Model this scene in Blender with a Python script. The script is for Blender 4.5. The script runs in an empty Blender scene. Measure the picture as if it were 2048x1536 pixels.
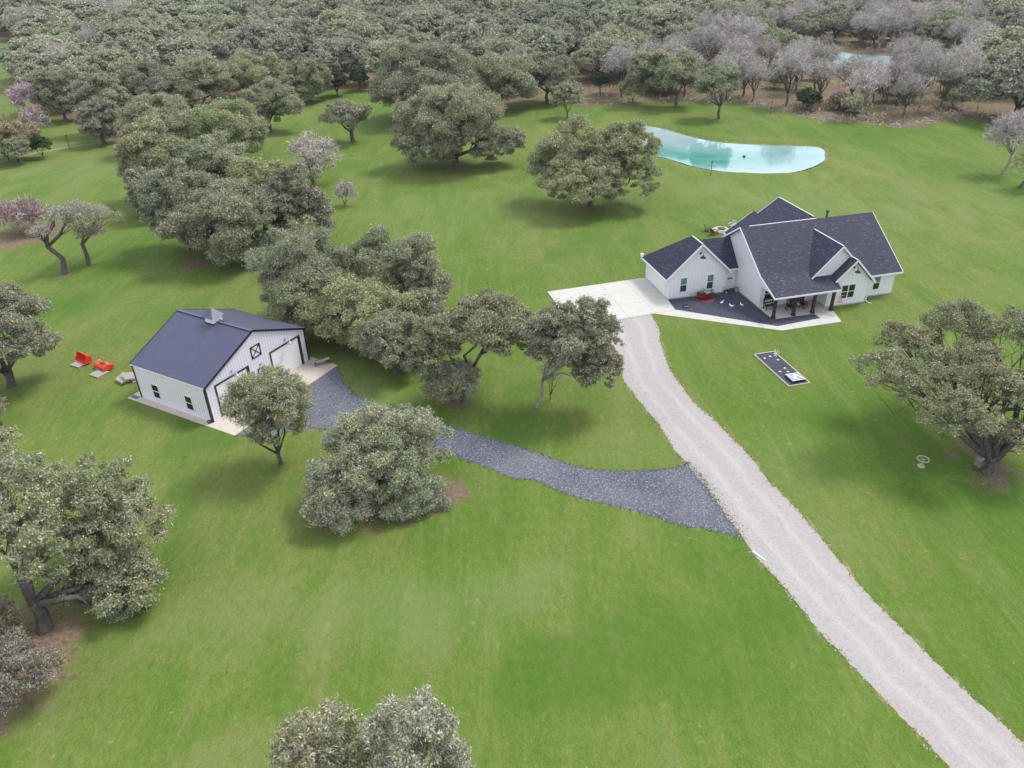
import bpy, bmesh, math, random
import numpy as np
from mathutils import Vector
R_ = math.radians
rng = np.random.default_rng(7)
random.seed(7)
SC = bpy.context.scene
COL = SC.collection

# ------------------------------------------------------------------ camera
CAM_H = 36.4
FPX = 1526.67            # focal length in pixels of a 2048 px wide picture
PITCH, ROLL = R_(31.318), R_(-1.561)
_f = np.array([0, math.cos(PITCH), -math.sin(PITCH)]); _r = np.array([1., 0, 0]); _u = np.cross(_r, _f)
_r2 = math.cos(ROLL)*_r + math.sin(ROLL)*_u; _u2 = -math.sin(ROLL)*_r + math.cos(ROLL)*_u
CAMR = np.array([_r2, _u2, _f])
cam_d = bpy.data.cameras.new('camera'); cam = bpy.data.objects.new('camera', cam_d); COL.objects.link(cam)
cam_d.sensor_fit = 'HORIZONTAL'; cam_d.sensor_width = 36; cam_d.lens = 36*FPX/2048
cam_d.clip_start = 0.5; cam_d.clip_end = 4000
from mathutils import Matrix
M = Matrix(((_r2[0], _u2[0], -_f[0]), (_r2[1], _u2[1], -_f[1]), (_r2[2], _u2[2], -_f[2]))).to_4x4()
M.translation = Vector((0, 0, CAM_H)); cam.matrix_world = M
SC.camera = cam

# ------------------------------------------------------------------ light
SUN_AZ, SUN_EL = R_(58), R_(56)          # azimuth clockwise from +Y
SC.view_settings.view_transform = 'Standard'; SC.view_settings.look = 'None'
SC.view_settings.exposure = 0.40; SC.view_settings.gamma = 1.0
W = bpy.data.worlds.new("World"); SC.world = W; W.use_nodes = True
nt = W.node_tree; nt.nodes.clear()
out = nt.nodes.new('ShaderNodeOutputWorld'); bg = nt.nodes.new('ShaderNodeBackground')
sky = nt.nodes.new('ShaderNodeTexSky'); sky.sky_type = 'NISHITA'; sky.sun_disc = False
sky.sun_elevation = SUN_EL; sky.sun_rotation = SUN_AZ; sky.air_density = 1.0; sky.dust_density = 1.0
tc = nt.nodes.new('ShaderNodeTexCoord'); nz = nt.nodes.new('ShaderNodeTexNoise')
mp = nt.nodes.new('ShaderNodeMapping'); mp.inputs['Scale'].default_value = (1, 1, 2.4)
nz.inputs['Scale'].default_value = 2.3; nz.inputs['Detail'].default_value = 5
rmp = nt.nodes.new('ShaderNodeMapRange'); rmp.inputs[1].default_value = .38; rmp.inputs[2].default_value = .62
rmp.inputs[3].default_value = .45; rmp.inputs[4].default_value = .95
mx = nt.nodes.new('ShaderNodeMix'); mx.data_type = 'RGBA'
mx.inputs[7].default_value = (8.6, 8.9, 9.6, 1)
nt.links.new(tc.outputs['Generated'], mp.inputs[0]); nt.links.new(mp.outputs[0], nz.inputs['Vector'])
nt.links.new(nz.outputs['Fac'], rmp.inputs[0]); nt.links.new(rmp.outputs[0], mx.inputs[0])
nt.links.new(sky.outputs[0], mx.inputs[6]); nt.links.new(mx.outputs[2], bg.inputs[0])
bg.inputs[1].default_value = 0.122
nt.links.new(bg.outputs[0], out.inputs[0])
sun_d = bpy.data.lights.new('sun', 'SUN'); sun_d.energy = 2.2; sun_d.angle = R_(17); sun_d.color = (1, .96, .9)
sun = bpy.data.objects.new('sun', sun_d); COL.objects.link(sun)
sv = Vector((math.sin(SUN_AZ)*math.cos(SUN_EL), math.cos(SUN_AZ)*math.cos(SUN_EL), math.sin(SUN_EL)))
sun.rotation_euler = sv.to_track_quat('Z', 'Y').to_euler()

# ------------------------------------------------------------------ geometry of the survey
def ray(px, py):
    return np.array([(px-1024)/FPX, -(py-768)/FPX, 1.]) @ CAMR
def G(px, py, z=0.):                     # ground point seen at a photo pixel
    d = ray(px, py); t = (z-CAM_H)/d[2]
    return np.array([0, 0, CAM_H]) + t*d
def G2(pts): return [tuple(G(x, y)[:2]) for x, y in pts]

# ------------------------------------------------------------------ materials
def new_mat(name):
    m = bpy.data.materials.new(name); m.use_nodes = True
    n = m.node_tree; b = n.nodes['Principled BSDF']
    return m, n, b
def N(n, t, **k):
    x = n.nodes.new(t)
    for a, v in k.items(): setattr(x, a, v)
    return x
def noise(n, scale, detail=3, rough=.55, vec=None, dist=0.):
    x = N(n, 'ShaderNodeTexNoise'); x.inputs['Scale'].default_value = scale
    x.inputs['Detail'].default_value = detail; x.inputs['Roughness'].default_value = rough
    x.inputs['Distortion'].default_value = dist
    if vec is not None: n.links.new(vec, x.inputs['Vector'])
    return x
def ramp(n, fac, stops):
    x = N(n, 'ShaderNodeValToRGB'); cr = x.color_ramp
    while len(cr.elements) < len(stops): cr.elements.new(.5)
    for e, (p, c) in zip(cr.elements, stops):
        e.position = p; e.color = (*c, 1) if len(c) == 3 else c
    n.links.new(fac, x.inputs[0]); return x
def mix(n, fac, a, b, mode='MIX'):
    x = N(n, 'ShaderNodeMix', data_type='RGBA', blend_type=mode)
    for s, v in ((0, fac), (6, a), (7, b)):
        if isinstance(v, (int, float)): x.inputs[s].default_value = v
        elif isinstance(v, tuple): x.inputs[s].default_value = (*v, 1)
        else: n.links.new(v, x.inputs[s])
    return x.outputs[2]
def bump(n, b, h, strength, dist=.02):
    x = N(n, 'ShaderNodeBump'); x.inputs['Strength'].default_value = strength; x.inputs['Distance'].default_value = dist
    n.links.new(h, x.inputs['Height']); n.links.new(x.outputs[0], b.inputs['Normal'])
def mapping(n, scale=(1, 1, 1), rot=0., coord='Object'):
    t = N(n, 'ShaderNodeTexCoord'); m = N(n, 'ShaderNodeMapping'); m.inputs['Scale'].default_value = scale
    m.inputs['Rotation'].default_value = (0, 0, rot); n.links.new(t.outputs[coord], m.inputs[0]); return m.outputs[0]
def math_(n, op, a, b=0.):
    x = N(n, 'ShaderNodeMath', operation=op)
    for i, v in enumerate((a, b)):
        if isinstance(v, (int, float)): x.inputs[i].default_value = v
        else: n.links.new(v, x.inputs[i])
    return x.outputs[0]

MATS = {}
def simple(name, col, rough=.6, var=.12, scale=6., metal=0., bmp=0.):
    m, n, b = new_mat(name)
    x = noise(n, scale, 4, .6, mapping(n))
    c = mix(n, x.outputs[0], tuple(v*(1-var) for v in col), tuple(min(1, v*(1+var)) for v in col))
    n.links.new(c, b.inputs['Base Color']); b.inputs['Roughness'].default_value = rough; b.inputs['Metallic'].default_value = metal
    if bmp: bump(n, b, x.outputs[0], bmp)
    MATS[name] = m; return m

def seamed(name, col, seam_col, step, width, rough=.5, slope_axis=None):
    """painted boards or panels with seams at an even step"""
    m, n, b = new_mat(name); v = mapping(n)
    s = N(n, 'ShaderNodeSeparateXYZ'); n.links.new(v, s.inputs[0])
    c = math_(n, 'ADD', s.outputs[0], s.outputs[1]) if slope_axis is None else s.outputs[slope_axis]
    fr = math_(n, 'FRACT', math_(n, 'MULTIPLY', math_(n, 'ADD', c, 200.), 1/step))
    ln = math_(n, 'LESS_THAN', fr, width)
    x = noise(n, 1.3, 5, .6, v); y = noise(n, 14, 3, .6, mapping(n, (1, 1, .15)))
    base = mix(n, x.outputs[0], tuple(k*.93 for k in col), tuple(min(1, k*1.05) for k in col))
    base = mix(n, math_(n, 'MULTIPLY', y.outputs[0], .22), base, tuple(k*.8 for k in col))
    n.links.new(mix(n, ln, base, seam_col), b.inputs['Base Color'])
    b.inputs['Roughness'].default_value = rough
    bump(n, b, ln, .5, .03)
    MATS[name] = m; return m

seamed('siding', (.86, .855, .90), (.70, .71, .75), .406, .10, .55)
seamed('panel', (.86, .825, .91), (.50, .52, .58), .30, .13, .4)
simple('trim', (.86, .87, .88), .45, .04)
simple('black_trim', (.016, .018, .028), .4, .2)
simple('stained_wood', (.045, .018, .014), .6, .4, 20)
simple('grey_wood', (.42, .38, .34), .85, .3, 9)
simple('dark_wood', (.10, .07, .05), .8, .4, 9)
simple('black_paint', (.012, .013, .016), .35, .3)
simple('white_paint', (.86, .85, .89), .5, .06)
simple('rust_iron', (.10, .045, .025), .7, .5, 20)
simple('orange_steel', (.78, .055, .018), .35, .12, 4)
simple('steel', (.45, .46, .48), .35, .1, 4, .7)
simple('brick_red', (.17, .02, .022), .5, .35, 12)
simple('pale_stone', (.55, .47, .40), .8, .2, 10, bmp=.4)
simple('soot', (.012, .011, .010), .9, .2)
simple('green_moss', (.05, .09, .03), .8, .3)
simple('mat_grey', (.14, .14, .17), .8, .2)
simple('blue_cloth', (.03, .04, .13), .8, .2)
simple('straw', (.40, .43, .29), .9, .25, 18)
def glass(name, col, rough=.06):
    m, n, b = new_mat(name)
    b.inputs['Base Color'].default_value = (*col, 1); b.inputs['Roughness'].default_value = rough
    b.inputs['Specular IOR Level'].default_value = .7; MATS[name] = m
glass('glass_dark', (.010, .020, .026)); glass('glass_blind', (.11, .25, .25), .2); glass('glass_low', (.03, .06, .085))

def shingles():
    m, n, b = new_mat('shingles'); v = mapping(n)
    # tabs laid in courses about 14 cm high
    vs = mapping(n, (1.1, 1.1, 7.))
    vo = N(n, 'ShaderNodeTexVoronoi'); vo.inputs['Scale'].default_value = 3.6; n.links.new(vs, vo.inputs['Vector'])
    sp = N(n, 'ShaderNodeSeparateColor'); n.links.new(vo.outputs['Color'], sp.inputs[0])
    base = ramp(n, sp.outputs[0], [(0, (.015, .017, .038)), (.5, (.025, .027, .056)), (.82, (.038, .040, .076)), (.93, (.062, .065, .11)), (1, (.19, .20, .27))])
    big = noise(n, .55, 3, .5, v)
    c = mix(n, big.outputs[0], base.outputs[0], (.024, .025, .052))
    fl = noise(n, 15, 2, .5, mapping(n, (.7, .7, 3.)))
    fm = ramp(n, fl.outputs[0], [(0, (0, 0, 0)), (.63, (0, 0, 0)), (.72, (.55, .55, .55)), (1, (.7, .7, .7))])
    c = mix(n, fm.outputs[0], c, (.12, .125, .18))
    n.links.new(c, b.inputs['Base Color']); b.inputs['Roughness'].default_value = .8
    bump(n, b, sp.outputs[1], .3, .02); MATS['shingles'] = m
shingles()
def metal_roof():
    m, n, b = new_mat('metal_roof'); v = mapping(n)
    x = noise(n, 1.2, 4, .6, v)
    n.links.new(mix(n, x.outputs[0], (.066, .070, .128), (.084, .089, .155)), b.inputs['Base Color'])
    b.inputs['Roughness'].default_value = .36; b.inputs['Specular IOR Level'].default_value = .55; b.inputs['Sheen Weight'].default_value = .8; b.inputs['Sheen Roughness'].default_value = .28; b.inputs['Sheen Tint'].default_value = (1, .97, .98, 1); b.inputs['Coat Roughness'].default_value = .22; b.inputs['Coat IOR'].default_value = 1.7
    MATS['metal_roof'] = m
metal_roof()
def ground_like(name, stops, scale, speck=None, speck_scale=18., rough=.95, big=None, bmp=.4, stain=None):
    m, n, b = new_mat(name); v = mapping(n)
    x = noise(n, scale, 6, .7, v)
    c = ramp(n, x.outputs[0], stops).outputs[0]
    if big:
        y = noise(n, .16, 4, .55, v, .5); r = ramp(n, y.outputs[0], [(.35, (0, 0, 0)), (.65, (1, 1, 1))])
        c = mix(n, r.outputs[0], c, mix(n, .5, c, big))
    if speck:
        vo = N(n, 'ShaderNodeTexVoronoi'); vo.inputs['Scale'].default_value = speck_scale; n.links.new(v, vo.inputs['Vector'])
        sp = N(n, 'ShaderNodeSeparateColor'); n.links.new(vo.outputs['Color'], sp.inputs[0])
        r = ramp(n, sp.outputs[0], [(0, (0, 0, 0)), (.72, (0, 0, 0)), (1, (1, 1, 1))])
        c = mix(n, r.outputs[0], c, speck)
        r2 = ramp(n, sp.outputs[1], [(0, (.55, .55, .55)), (.3, (0, 0, 0)), (1, (0, 0, 0))])
        c = mix(n, r2.outputs[0], c, tuple(k*.45 for k in speck))
    if stain:
        z = noise(n, 1.1, 6, .75, v, 1.2); r = ramp(n, z.outputs[0], [(0, (0, 0, 0)), (.56, (0, 0, 0)), (.66, (1, 1, 1))])
        c = mix(n, math_(n, 'MULTIPLY', r.outputs[0], .55), c, stain)
    n.links.new(c, b.inputs['Base Color']); b.inputs['Roughness'].default_value = rough
    b.inputs['Specular IOR Level'].default_value = .2
    bump(n, b, x.outputs[0], bmp, .05); MATS[name] = m; return m
ground_like('concrete', [(0, (.47, .455, .42)), (1, (.585, .57, .535))], 1.4, rough=.85, bmp=.1, stain=(.42, .40, .37))
def joints():
    m = MATS['concrete']; n = m.node_tree; b = n.nodes['Principled BSDF']; src = b.inputs['Base Color'].links[0].from_socket
    s = N(n, 'ShaderNodeSeparateXYZ'); n.links.new(mapping(n, (1, 1, 1), -R_(13.33)), s.inputs[0])
    f = lambda k, o: math_(n, 'LESS_THAN', math_(n, 'FRACT', math_(n, 'MULTIPLY', math_(n, 'ADD', s.outputs[k], 300+o), 1/3.05)), .016)
    n.links.new(mix(n, math_(n, 'MULTIPLY', math_(n, 'MAXIMUM', f(0, .4), f(1, 1.1)), .7), src, (.25, .24, .22)), b.inputs['Base Color'])
joints()
ground_like('porch_concrete', [(0, (.50, .44, .42)), (1, (.60, .54, .51))], 1.4, rough=.85, bmp=.1)
ground_like('barn_concrete', [(0, (.48, .43, .37)), (1, (.60, .54, .46))], 1.0, rough=.85, bmp=.1, stain=(.44, .38, .32))
ground_like('limestone', [(0.2, (.46, .41, .43)), (.5, (.575, .525, .55)), (.8, (.64, .595, .62))], 2.2, speck=(.70, .67, .68), speck_scale=16, big=(.52, .46, .49), stain=(.40, .35, .37))
ground_like('black_gravel', [(0.25, (.050, .055, .075)), (.5, (.080, .087, .112)), (.8, (.13, .14, .17))], 5, speck=(.30, .32, .38), speck_scale=15, big=(.20, .20, .215))
ground_like('court_gravel', [(0.3, (.040, .045, .068)), (.7, (.068, .075, .108))], 7, speck=(.12, .13, .17), speck_scale=14, big=(.05, .055, .08))
ground_like('pond_mud', [(0.3, (.20, .14, .08)), (.7, (.34, .27, .16))], 3)

def lawn_mat():
    m, n, b = new_mat('lawn'); v = mapping(n)
    at = N(n, 'ShaderNodeAttribute', attribute_name='litter'); at2 = N(n, 'ShaderNodeAttribute', attribute_name='wear')
    big = noise(n, .045, 3, .5, mapping(n, (1, .45, 1), .35), .8); mid = noise(n, .15, 4, .6, mapping(n, (1, .5, 1), .2), .8)
    fine = noise(n, 2.6, 5, .75, mapping(n, (1, .55, 1), .5)); vf = noise(n, 11, 3, .7, mapping(n, (1, .6, 1), -.4))
    a = ramp(n, big.outputs[0], [(.36, (0.071, 0.145, 0.014)), (.45, (0.102, 0.173, 0.024)), (.55, (0.141, 0.184, 0.041)), (.66, (0.171, 0.194, 0.055))])
    c = mix(n, ramp(n, mid.outputs[0], [(.42, (0, 0, 0)), (.62, (.8, .8, .8))]).outputs[0], a.outputs[0], (0.083, 0.156, 0.019))
    m2 = noise(n, .075, 5, .65, v, 1.2)
    c = mix(n, ramp(n, m2.outputs[0], [(.50, (0, 0, 0)), (.66, (.6, .6, .6))]).outputs[0], c, (0.161, 0.175, 0.052))
    st = noise(n, .42, 4, .6, mapping(n, (1.5, .18, 1), .9), 1.2)         # mowing passes and worn streaks
    c = mix(n, ramp(n, st.outputs[0], [(.47, (0, 0, 0)), (.66, (.5, .5, .5))]).outputs[0], c, (0.195, 0.218, 0.069))
    wv = N(n, 'ShaderNodeTexWave'); wv.inputs['Scale'].default_value = .13; wv.inputs['Distortion'].default_value = 2.5; wv.inputs['Detail'].default_value = 2
    n.links.new(mapping(n, (1, 1, 1), 1.1), wv.inputs['Vector'])
    c = mix(n, math_(n, 'MULTIPLY', wv.outputs['Fac'], .22), c, (0.098, 0.180, 0.024))
    c = mix(n, ramp(n, fine.outputs[0], [(.34, (.40, .40, .40)), (.50, (0, 0, 0))]).outputs[0], c, (0.057, 0.097, 0.012))
    c = mix(n, ramp(n, fine.outputs[0], [(.53, (0, 0, 0)), (.70, (.45, .45, .45))]).outputs[0], c, (0.254, 0.277, 0.103))
    vfc = ramp(n, vf.outputs[0], [(.3, (0.020, 0.048, 0.004)), (.5, (0.117, 0.175, 0.030)), (.7, (0.312, 0.369, 0.120))])
    c = mix(n, .22, c, vfc.outputs[0])
    tuf = noise(n, .9, 4, .8, v, .3)
    c = mix(n, ramp(n, tuf.outputs[0], [(.645, (0, 0, 0)), (.70, (.5, .5, .5))]).outputs[0], c, (0.293, 0.310, 0.146))
    al = N(n, 'ShaderNodeAttribute', attribute_name='lush'); ln_ = math_(n, 'ADD', al.outputs['Fac'], math_(n, 'MULTIPLY', math_(n, 'SUBTRACT', mid.outputs[0], .5), 2.6))
    c = mix(n, ramp(n, ln_, [(.05, (0, 0, 0)), (1., (.50, .50, .50))]).outputs[0], c, (0.050, 0.133, 0.014))
    c = mix(n, ramp(n, math_(n, 'MULTIPLY', ln_, -1.), [(.05, (0, 0, 0)), (1., (.50, .50, .50))]).outputs[0], c, (0.180, 0.228, 0.087))
    # fallen leaves and bare soil
    lf = noise(n, .30, 6, .7, v, .8); l2 = noise(n, 3.2, 5, .8, v)
    lm = math_(n, 'ADD', at.outputs['Fac'], math_(n, 'MULTIPLY', math_(n, 'SUBTRACT', lf.outputs[0], .5), .9))
    lr = ramp(n, lm, [(.42, (0, 0, 0)), (.56, (1, 1, 1))])
    lc = ramp(n, l2.outputs[0], [(.25, (.075, .055, .034)), (.45, (.165, .115, .075)), (.6, (.25, .185, .13)), (.8, (.36, .29, .23))])
    lc2 = mix(n, ramp(n, noise(n, .11, 4, .6, v, .5).outputs[0], [(.48, (0, 0, 0)), (.66, (.75, .75, .75))]).outputs[0], lc.outputs[0], (.17, .185, .060))
    c = mix(n, lr.outputs[0], c, lc2)
    wm = math_(n, 'ADD', at2.outputs['Fac'], math_(n, 'MULTIPLY', math_(n, 'SUBTRACT', fine.outputs[0], .5), .9))
    c = mix(n, ramp(n, wm, [(.45, (0, 0, 0)), (.7, (.8, .8, .8))]).outputs[0], c, (.33, .27, .16))
    n.links.new(c, b.inputs['Base Color']); b.inputs['Roughness'].default_value = .95; b.inputs['Specular IOR Level'].default_value = .15
    bump(n, b, fine.outputs[0], .8, .12); MATS['lawn'] = m
lawn_mat()
def water_mat():
    m, n, b = new_mat('pond_water'); v = mapping(n)
    x0 = noise(n, .09, 4, .6, v, .8); gp = G(1400, 312)
    vd = N(n, 'ShaderNodeVectorMath', operation='DISTANCE'); n.links.new(mapping(n, (.45, 1, 1)), vd.inputs[0]); vd.inputs[1].default_value = (gp[0]*.45, gp[1], 0)
    class _o: pass
    x = _o(); x.outputs = [math_(n, 'ADD', math_(n, 'MULTIPLY', vd.outputs['Value'], .034), math_(n, 'MULTIPLY', x0.outputs[0], .55))]
    c = ramp(n, x.outputs[0], [(.34, (.06, .30, .26)), (.46, (.17, .37, .35)), (.60, (.27, .43, .44)), (.80, (.40, .51, .53))])
    n.links.new(c.outputs[0], b.inputs['Base Color']); b.inputs['Roughness'].default_value = .035
    b.inputs['IOR'].default_value = 1.5; b.inputs['Specular IOR Level'].default_value = .9
    w = noise(n, 2.2, 4, .6, mapping(n, (1, .6, 1), .3)); bump(n, b, w.outputs[0], .06, .05)
    MATS['pond_water'] = m
water_mat()

def leaf_mat(name, stops, brown=(.20, .16, .08), brown_amt=.35, trans=.22):
    m = bpy.data.materials.new(name); m.use_nodes = True; n = m.node_tree; n.nodes.clear()
    o = N(n, 'ShaderNodeOutputMaterial'); g = N(n, 'ShaderNodeNewGeometry'); oi = N(n, 'ShaderNodeObjectInfo')
    c = ramp(n, g.outputs['Random Per Island'], stops)
    v = mapping(n); x = noise(n, .55, 3, .6, v)
    bm = ramp(n, x.outputs[0], [(.5, (0, 0, 0)), (.68, (brown_amt,)*3)])
    col = mix(n, bm.outputs[0], c.outputs[0], brown)
    y = noise(n, .22, 2, .5, v)
    col = mix(n, ramp(n, y.outputs[0], [(.4, (0, 0, 0)), (.62, (.35, .35, .35))]).outputs[0], col, (.22, .285, .15))
    hs = N(n, 'ShaderNodeHueSaturation'); n.links.new(col, hs.inputs['Color'])
    n.links.new(math_(n, 'ADD', math_(n, 'MULTIPLY', oi.outputs['Random'], .045), .478), hs.inputs['Hue'])
    n.links.new(math_(n, 'ADD', math_(n, 'MULTIPLY', math_(n, 'FRACT', math_(n, 'MULTIPLY', oi.outputs['Random'], 7.3)), .26), .90), hs.inputs['Value'])
    n.links.new(math_(n, 'ADD', math_(n, 'MULTIPLY', math_(n, 'FRACT', math_(n, 'MULTIPLY', oi.outputs['Random'], 3.7)), .40), .75), hs.inputs['Saturation'])
    d = N(n, 'ShaderNodeBsdfDiffuse'); t = N(n, 'ShaderNodeBsdfTranslucent'); ms = N(n, 'ShaderNodeMixShader'); ms.inputs[0].default_value = trans
    n.links.new(hs.outputs[0], d.inputs[0]); n.links.new(hs.outputs[0], t.inputs[0])
    n.links.new(d.outputs[0], ms.inputs[1]); n.links.new(t.outputs[0], ms.inputs[2]); n.links.new(ms.outputs[0], o.inputs[0])
    MATS[name] = m; return m
leaf_mat('oak_leaf', [(0, (.17, .185, .085)), (.35, (.285, .30, .165)), (.65, (.39, .40, .245)), (.86, (.52, .52, .37)), (.95, (.70, .68, .55)), (1, (.82, .80, .70))], brown=(.40, .33, .15), trans=.30)
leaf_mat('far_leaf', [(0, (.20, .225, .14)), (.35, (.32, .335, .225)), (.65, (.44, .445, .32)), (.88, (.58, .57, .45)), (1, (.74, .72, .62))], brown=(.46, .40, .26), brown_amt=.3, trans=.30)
leaf_mat('cedar_leaf', [(0, (.014, .035, .010)), (.5, (.03, .062, .02)), (1, (.07, .11, .045))], brown_amt=.1)
leaf_mat('scrub_leaf', [(0, (.15, .14, .075)), (.35, (.27, .24, .145)), (.65, (.40, .35, .24)), (.9, (.56, .49, .39)), (1, (.74, .67, .58))], brown=(.36, .21, .15), brown_amt=.55, trans=.35)
leaf_mat('bare_twig', [(0, (.26, .22, .21)), (.4, (.46, .40, .395)), (.8, (.68, .62, .615)), (1, (.85, .80, .79))], brown=(.42, .33, .30), brown_amt=.5, trans=.1)
leaf_mat('grass_blade', [(0, (.10, .19, .02)), (.5, (.17, .28, .04)), (1, (.33, .38, .14))], brown_amt=.1)
def bark(name, a, b_):
    m, n, b = new_mat(name)
    x = noise(n, 5, 6, .75, mapping(n, (1, 1, .3)), .5)
    n.links.new(ramp(n, x.outputs[0], [(.3, a), (.7, b_)]).outputs[0], b.inputs['Base Color']); b.inputs['Roughness'].default_value = .95
    bump(n, b, x.outputs[0], .8, .06); MATS[name] = m
bark('oak_bark', (.045, .038, .034), (.17, .15, .135)); bark('pale_bark', (.16, .14, .13), (.42, .38, .36))

# ------------------------------------------------------------------ mesh helper
class MB:
    def __init__(s): s.v = []; s.f = []
    def add(s, vs, fs):
        o = len(s.v); s.v += [tuple(map(float, p)) for p in vs]; s.f += [tuple(i+o for i in f) for f in fs]; return s
    def box(s, x0, x1, y0, y1, z0, z1):
        return s.add([(x0, y0, z0), (x1, y0, z0), (x1, y1, z0), (x0, y1, z0), (x0, y0, z1), (x1, y0, z1), (x1, y1, z1), (x0, y1, z1)],
                     [(0, 3, 2, 1), (4, 5, 6, 7), (0, 1, 5, 4), (1, 2, 6, 5), (2, 3, 7, 6), (3, 0, 4, 7)])
    def prism(s, poly, axis, a0, a1):
        """poly in the two other axes, extruded along axis"""
        n = len(poly); P = []
        for a in (a0, a1):
            for q in poly:
                p = list(q); p.insert(axis, a); P.append(p)
        return s.add(P, [tuple(range(n))[::-1], tuple(range(n, 2*n))] + [(i, (i+1) % n, n+(i+1) % n, n+i) for i in range(n)])
    def slab(s, poly, t):
        n = len(poly)
        P = [p for p in poly] + [(p[0], p[1], p[2]-t) for p in poly]
        return s.add(P, [tuple(range(n)), tuple(range(n, 2*n))[::-1]] + [(i, n+i, n+(i+1) % n, (i+1) % n) for i in range(n)])
    def beam(s, p, q, w, h, up=(0, 0, 1)):
        p = Vector(p); q = Vector(q); d = (q-p).normalized(); up = Vector(up)
        sd = d.cross(up)
        if sd.length < 1e-4: sd = d.cross(Vector((1, 0, 0)))
        sd.normalize(); u = sd.cross(d).normalized()
        P = [e + sd*(a*w/2) + u*(b*h/2) for e in (p, q) for a, b in ((-1, -1), (1, -1), (1, 1), (-1, 1))]
        return s.add(P, [(3, 2, 1, 0), (4, 5, 6, 7), (0, 1, 5, 4), (1, 2, 6, 5), (2, 3, 7, 6), (3, 0, 4, 7)])
    def tube(s, pts, rad, n=6):
        pts = [np.array(p, float) for p in pts]; o = len(s.v)
        for i, p in enumerate(pts):
            d = pts[min(i+1, len(pts)-1)] - pts[max(i-1, 0)]; d /= np.linalg.norm(d)+1e-9
            a = np.cross(d, (0.31, .17, .93) if abs(d[2]) < .9 else (1, 0, 0)); a /= np.linalg.norm(a); b = np.cross(d, a)
            for k in range(n):
                t = 2*math.pi*k/n; s.v.append(tuple(p + rad[i]*(math.cos(t)*a+math.sin(t)*b)))
        for i in range(len(pts)-1):
            for k in range(n):
                s.f.append((o+i*n+k, o+i*n+(k+1) % n, o+(i+1)*n+(k+1) % n, o+(i+1)*n+k))
        s.f.append(tuple(o+k for k in range(n))[::-1]); s.f.append(tuple(o+(len(pts)-1)*n+k for k in range(n)))
        return s
    def lathe(s, c, prof, n=14):
        pts = [(c[0], c[1], c[2]+z) for r, z in prof]; o = len(s.v)
        for (r, z) in prof:
            for k in range(n):
                t = 2*math.pi*k/n; s.v.append((c[0]+r*math.cos(t), c[1]+r*math.sin(t), c[2]+z))
        for i in range(len(prof)-1):
            for k in range(n):
                s.f.append((o+i*n+k, o+i*n+(k+1) % n, o+(i+1)*n+(k+1) % n, o+(i+1)*n+k))
        s.f.append(tuple(o+k for k in range(n))[::-1]); s.f.append(tuple(o+(len(prof)-1)*n+k for k in range(n)))
        return s
    def build(s, name, mat, parent=None, smooth=False, bev=0.):
        me = bpy.data.meshes.new(name); me.from_pydata(s.v, [], s.f)
        bm = bmesh.new(); bm.from_mesh(me); bmesh.ops.recalc_face_normals(bm, faces=bm.faces)
        if bev: bmesh.ops.bevel(bm, geom=bm.edges[:], offset=bev, segments=1, affect='EDGES')
        bm.to_mesh(me); bm.free()
        me.materials.append(MATS[mat] if isinstance(mat, str) else mat)
        if smooth: me.polygons.foreach_set('use_smooth', [True]*len(me.polygons))
        o = bpy.data.objects.new(name, me); COL.objects.link(o)
        if parent: o.parent = parent
        return o
def tag(o, label=None, cat=None, group=None, kind=None):
    if label: o['label'] = label
    if cat: o['category'] = cat
    if group: o['group'] = group
    if kind: o['kind'] = kind
    return o
def empty(name, loc, rz=0., label=None, cat=None, group=None):
    o = bpy.data.objects.new(name, None); COL.objects.link(o); o.location = tuple(loc); o.rotation_euler = (0, 0, rz)
    o.empty_display_size = .3
    return tag(o, label, cat, group)
def copy_tree(o, parent=None):
    c = o.copy(); COL.objects.link(c)
    if parent: c.parent = parent
    for ch in [k for k in bpy.data.objects if k.parent == o]: copy_tree(ch, c)
    return c

def in_poly(P, poly):
    x, y = P[:, 0], P[:, 1]; inside = np.zeros(len(P), bool); n = len(poly); j = n-1
    for i in range(n):
        xi, yi = poly[i]; xj, yj = poly[j]
        c = ((yi > y) != (yj > y)) & (x < (xj-xi)*(y-yi)/((yj-yi)+1e-12)+xi); inside ^= c; j = i
    return inside
def dist_poly(P, poly, closed=True):
    d = np.full(len(P), 1e9); n = len(poly)
    for i in range(n if closed else n-1):
        a = np.array(poly[i]); b = np.array(poly[(i+1) % n]); ab = b-a
        t = np.clip(((P-a)@ab)/(ab@ab+1e-9), 0, 1); q = a+t[:, None]*ab
        d = np.minimum(d, np.hypot(P[:, 0]-q[:, 0], P[:, 1]-q[:, 1]))
    return d
def smooth_poly(pts, step=1.0, jit=0., closed=True, seed=1):
    r = np.random.default_rng(seed); o = []; n = len(pts)
    for i in range(n if closed else n-1):
        a = np.array(pts[i]); b = np.array(pts[(i+1) % n]); L = np.linalg.norm(b-a); k = max(1, int(L/step))
        nn = np.array([-(b-a)[1], (b-a)[0]])/(L+1e-9)
        for j in range(k):
            w = r.normal()*jit if j else r.normal()*jit*.4
            o.append(tuple(a+(b-a)*j/k + nn*w))
    if not closed: o.append(tuple(pts[-1]))
    return o
def catmull(pts, closed=True, sub=6):
    P = [np.array(p) for p in pts]; n = len(P); o = []
    for i in range(n if closed else n-1):
        g = (lambda k: P[k % n]) if closed else (lambda k: P[min(max(k, 0), n-1)])
        p0, p1, p2, p3 = g(i-1), g(i), g(i+1), g(i+2)
        for j in range(sub):
            t = j/sub
            o.append(tuple(.5*((2*p1)+(-p0+p2)*t+(2*p0-5*p1+4*p2-p3)*t*t+(-p0+3*p1-3*p2+p3)*t**3)))
    if not closed: o.append(tuple(P[-1]))
    return o
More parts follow.
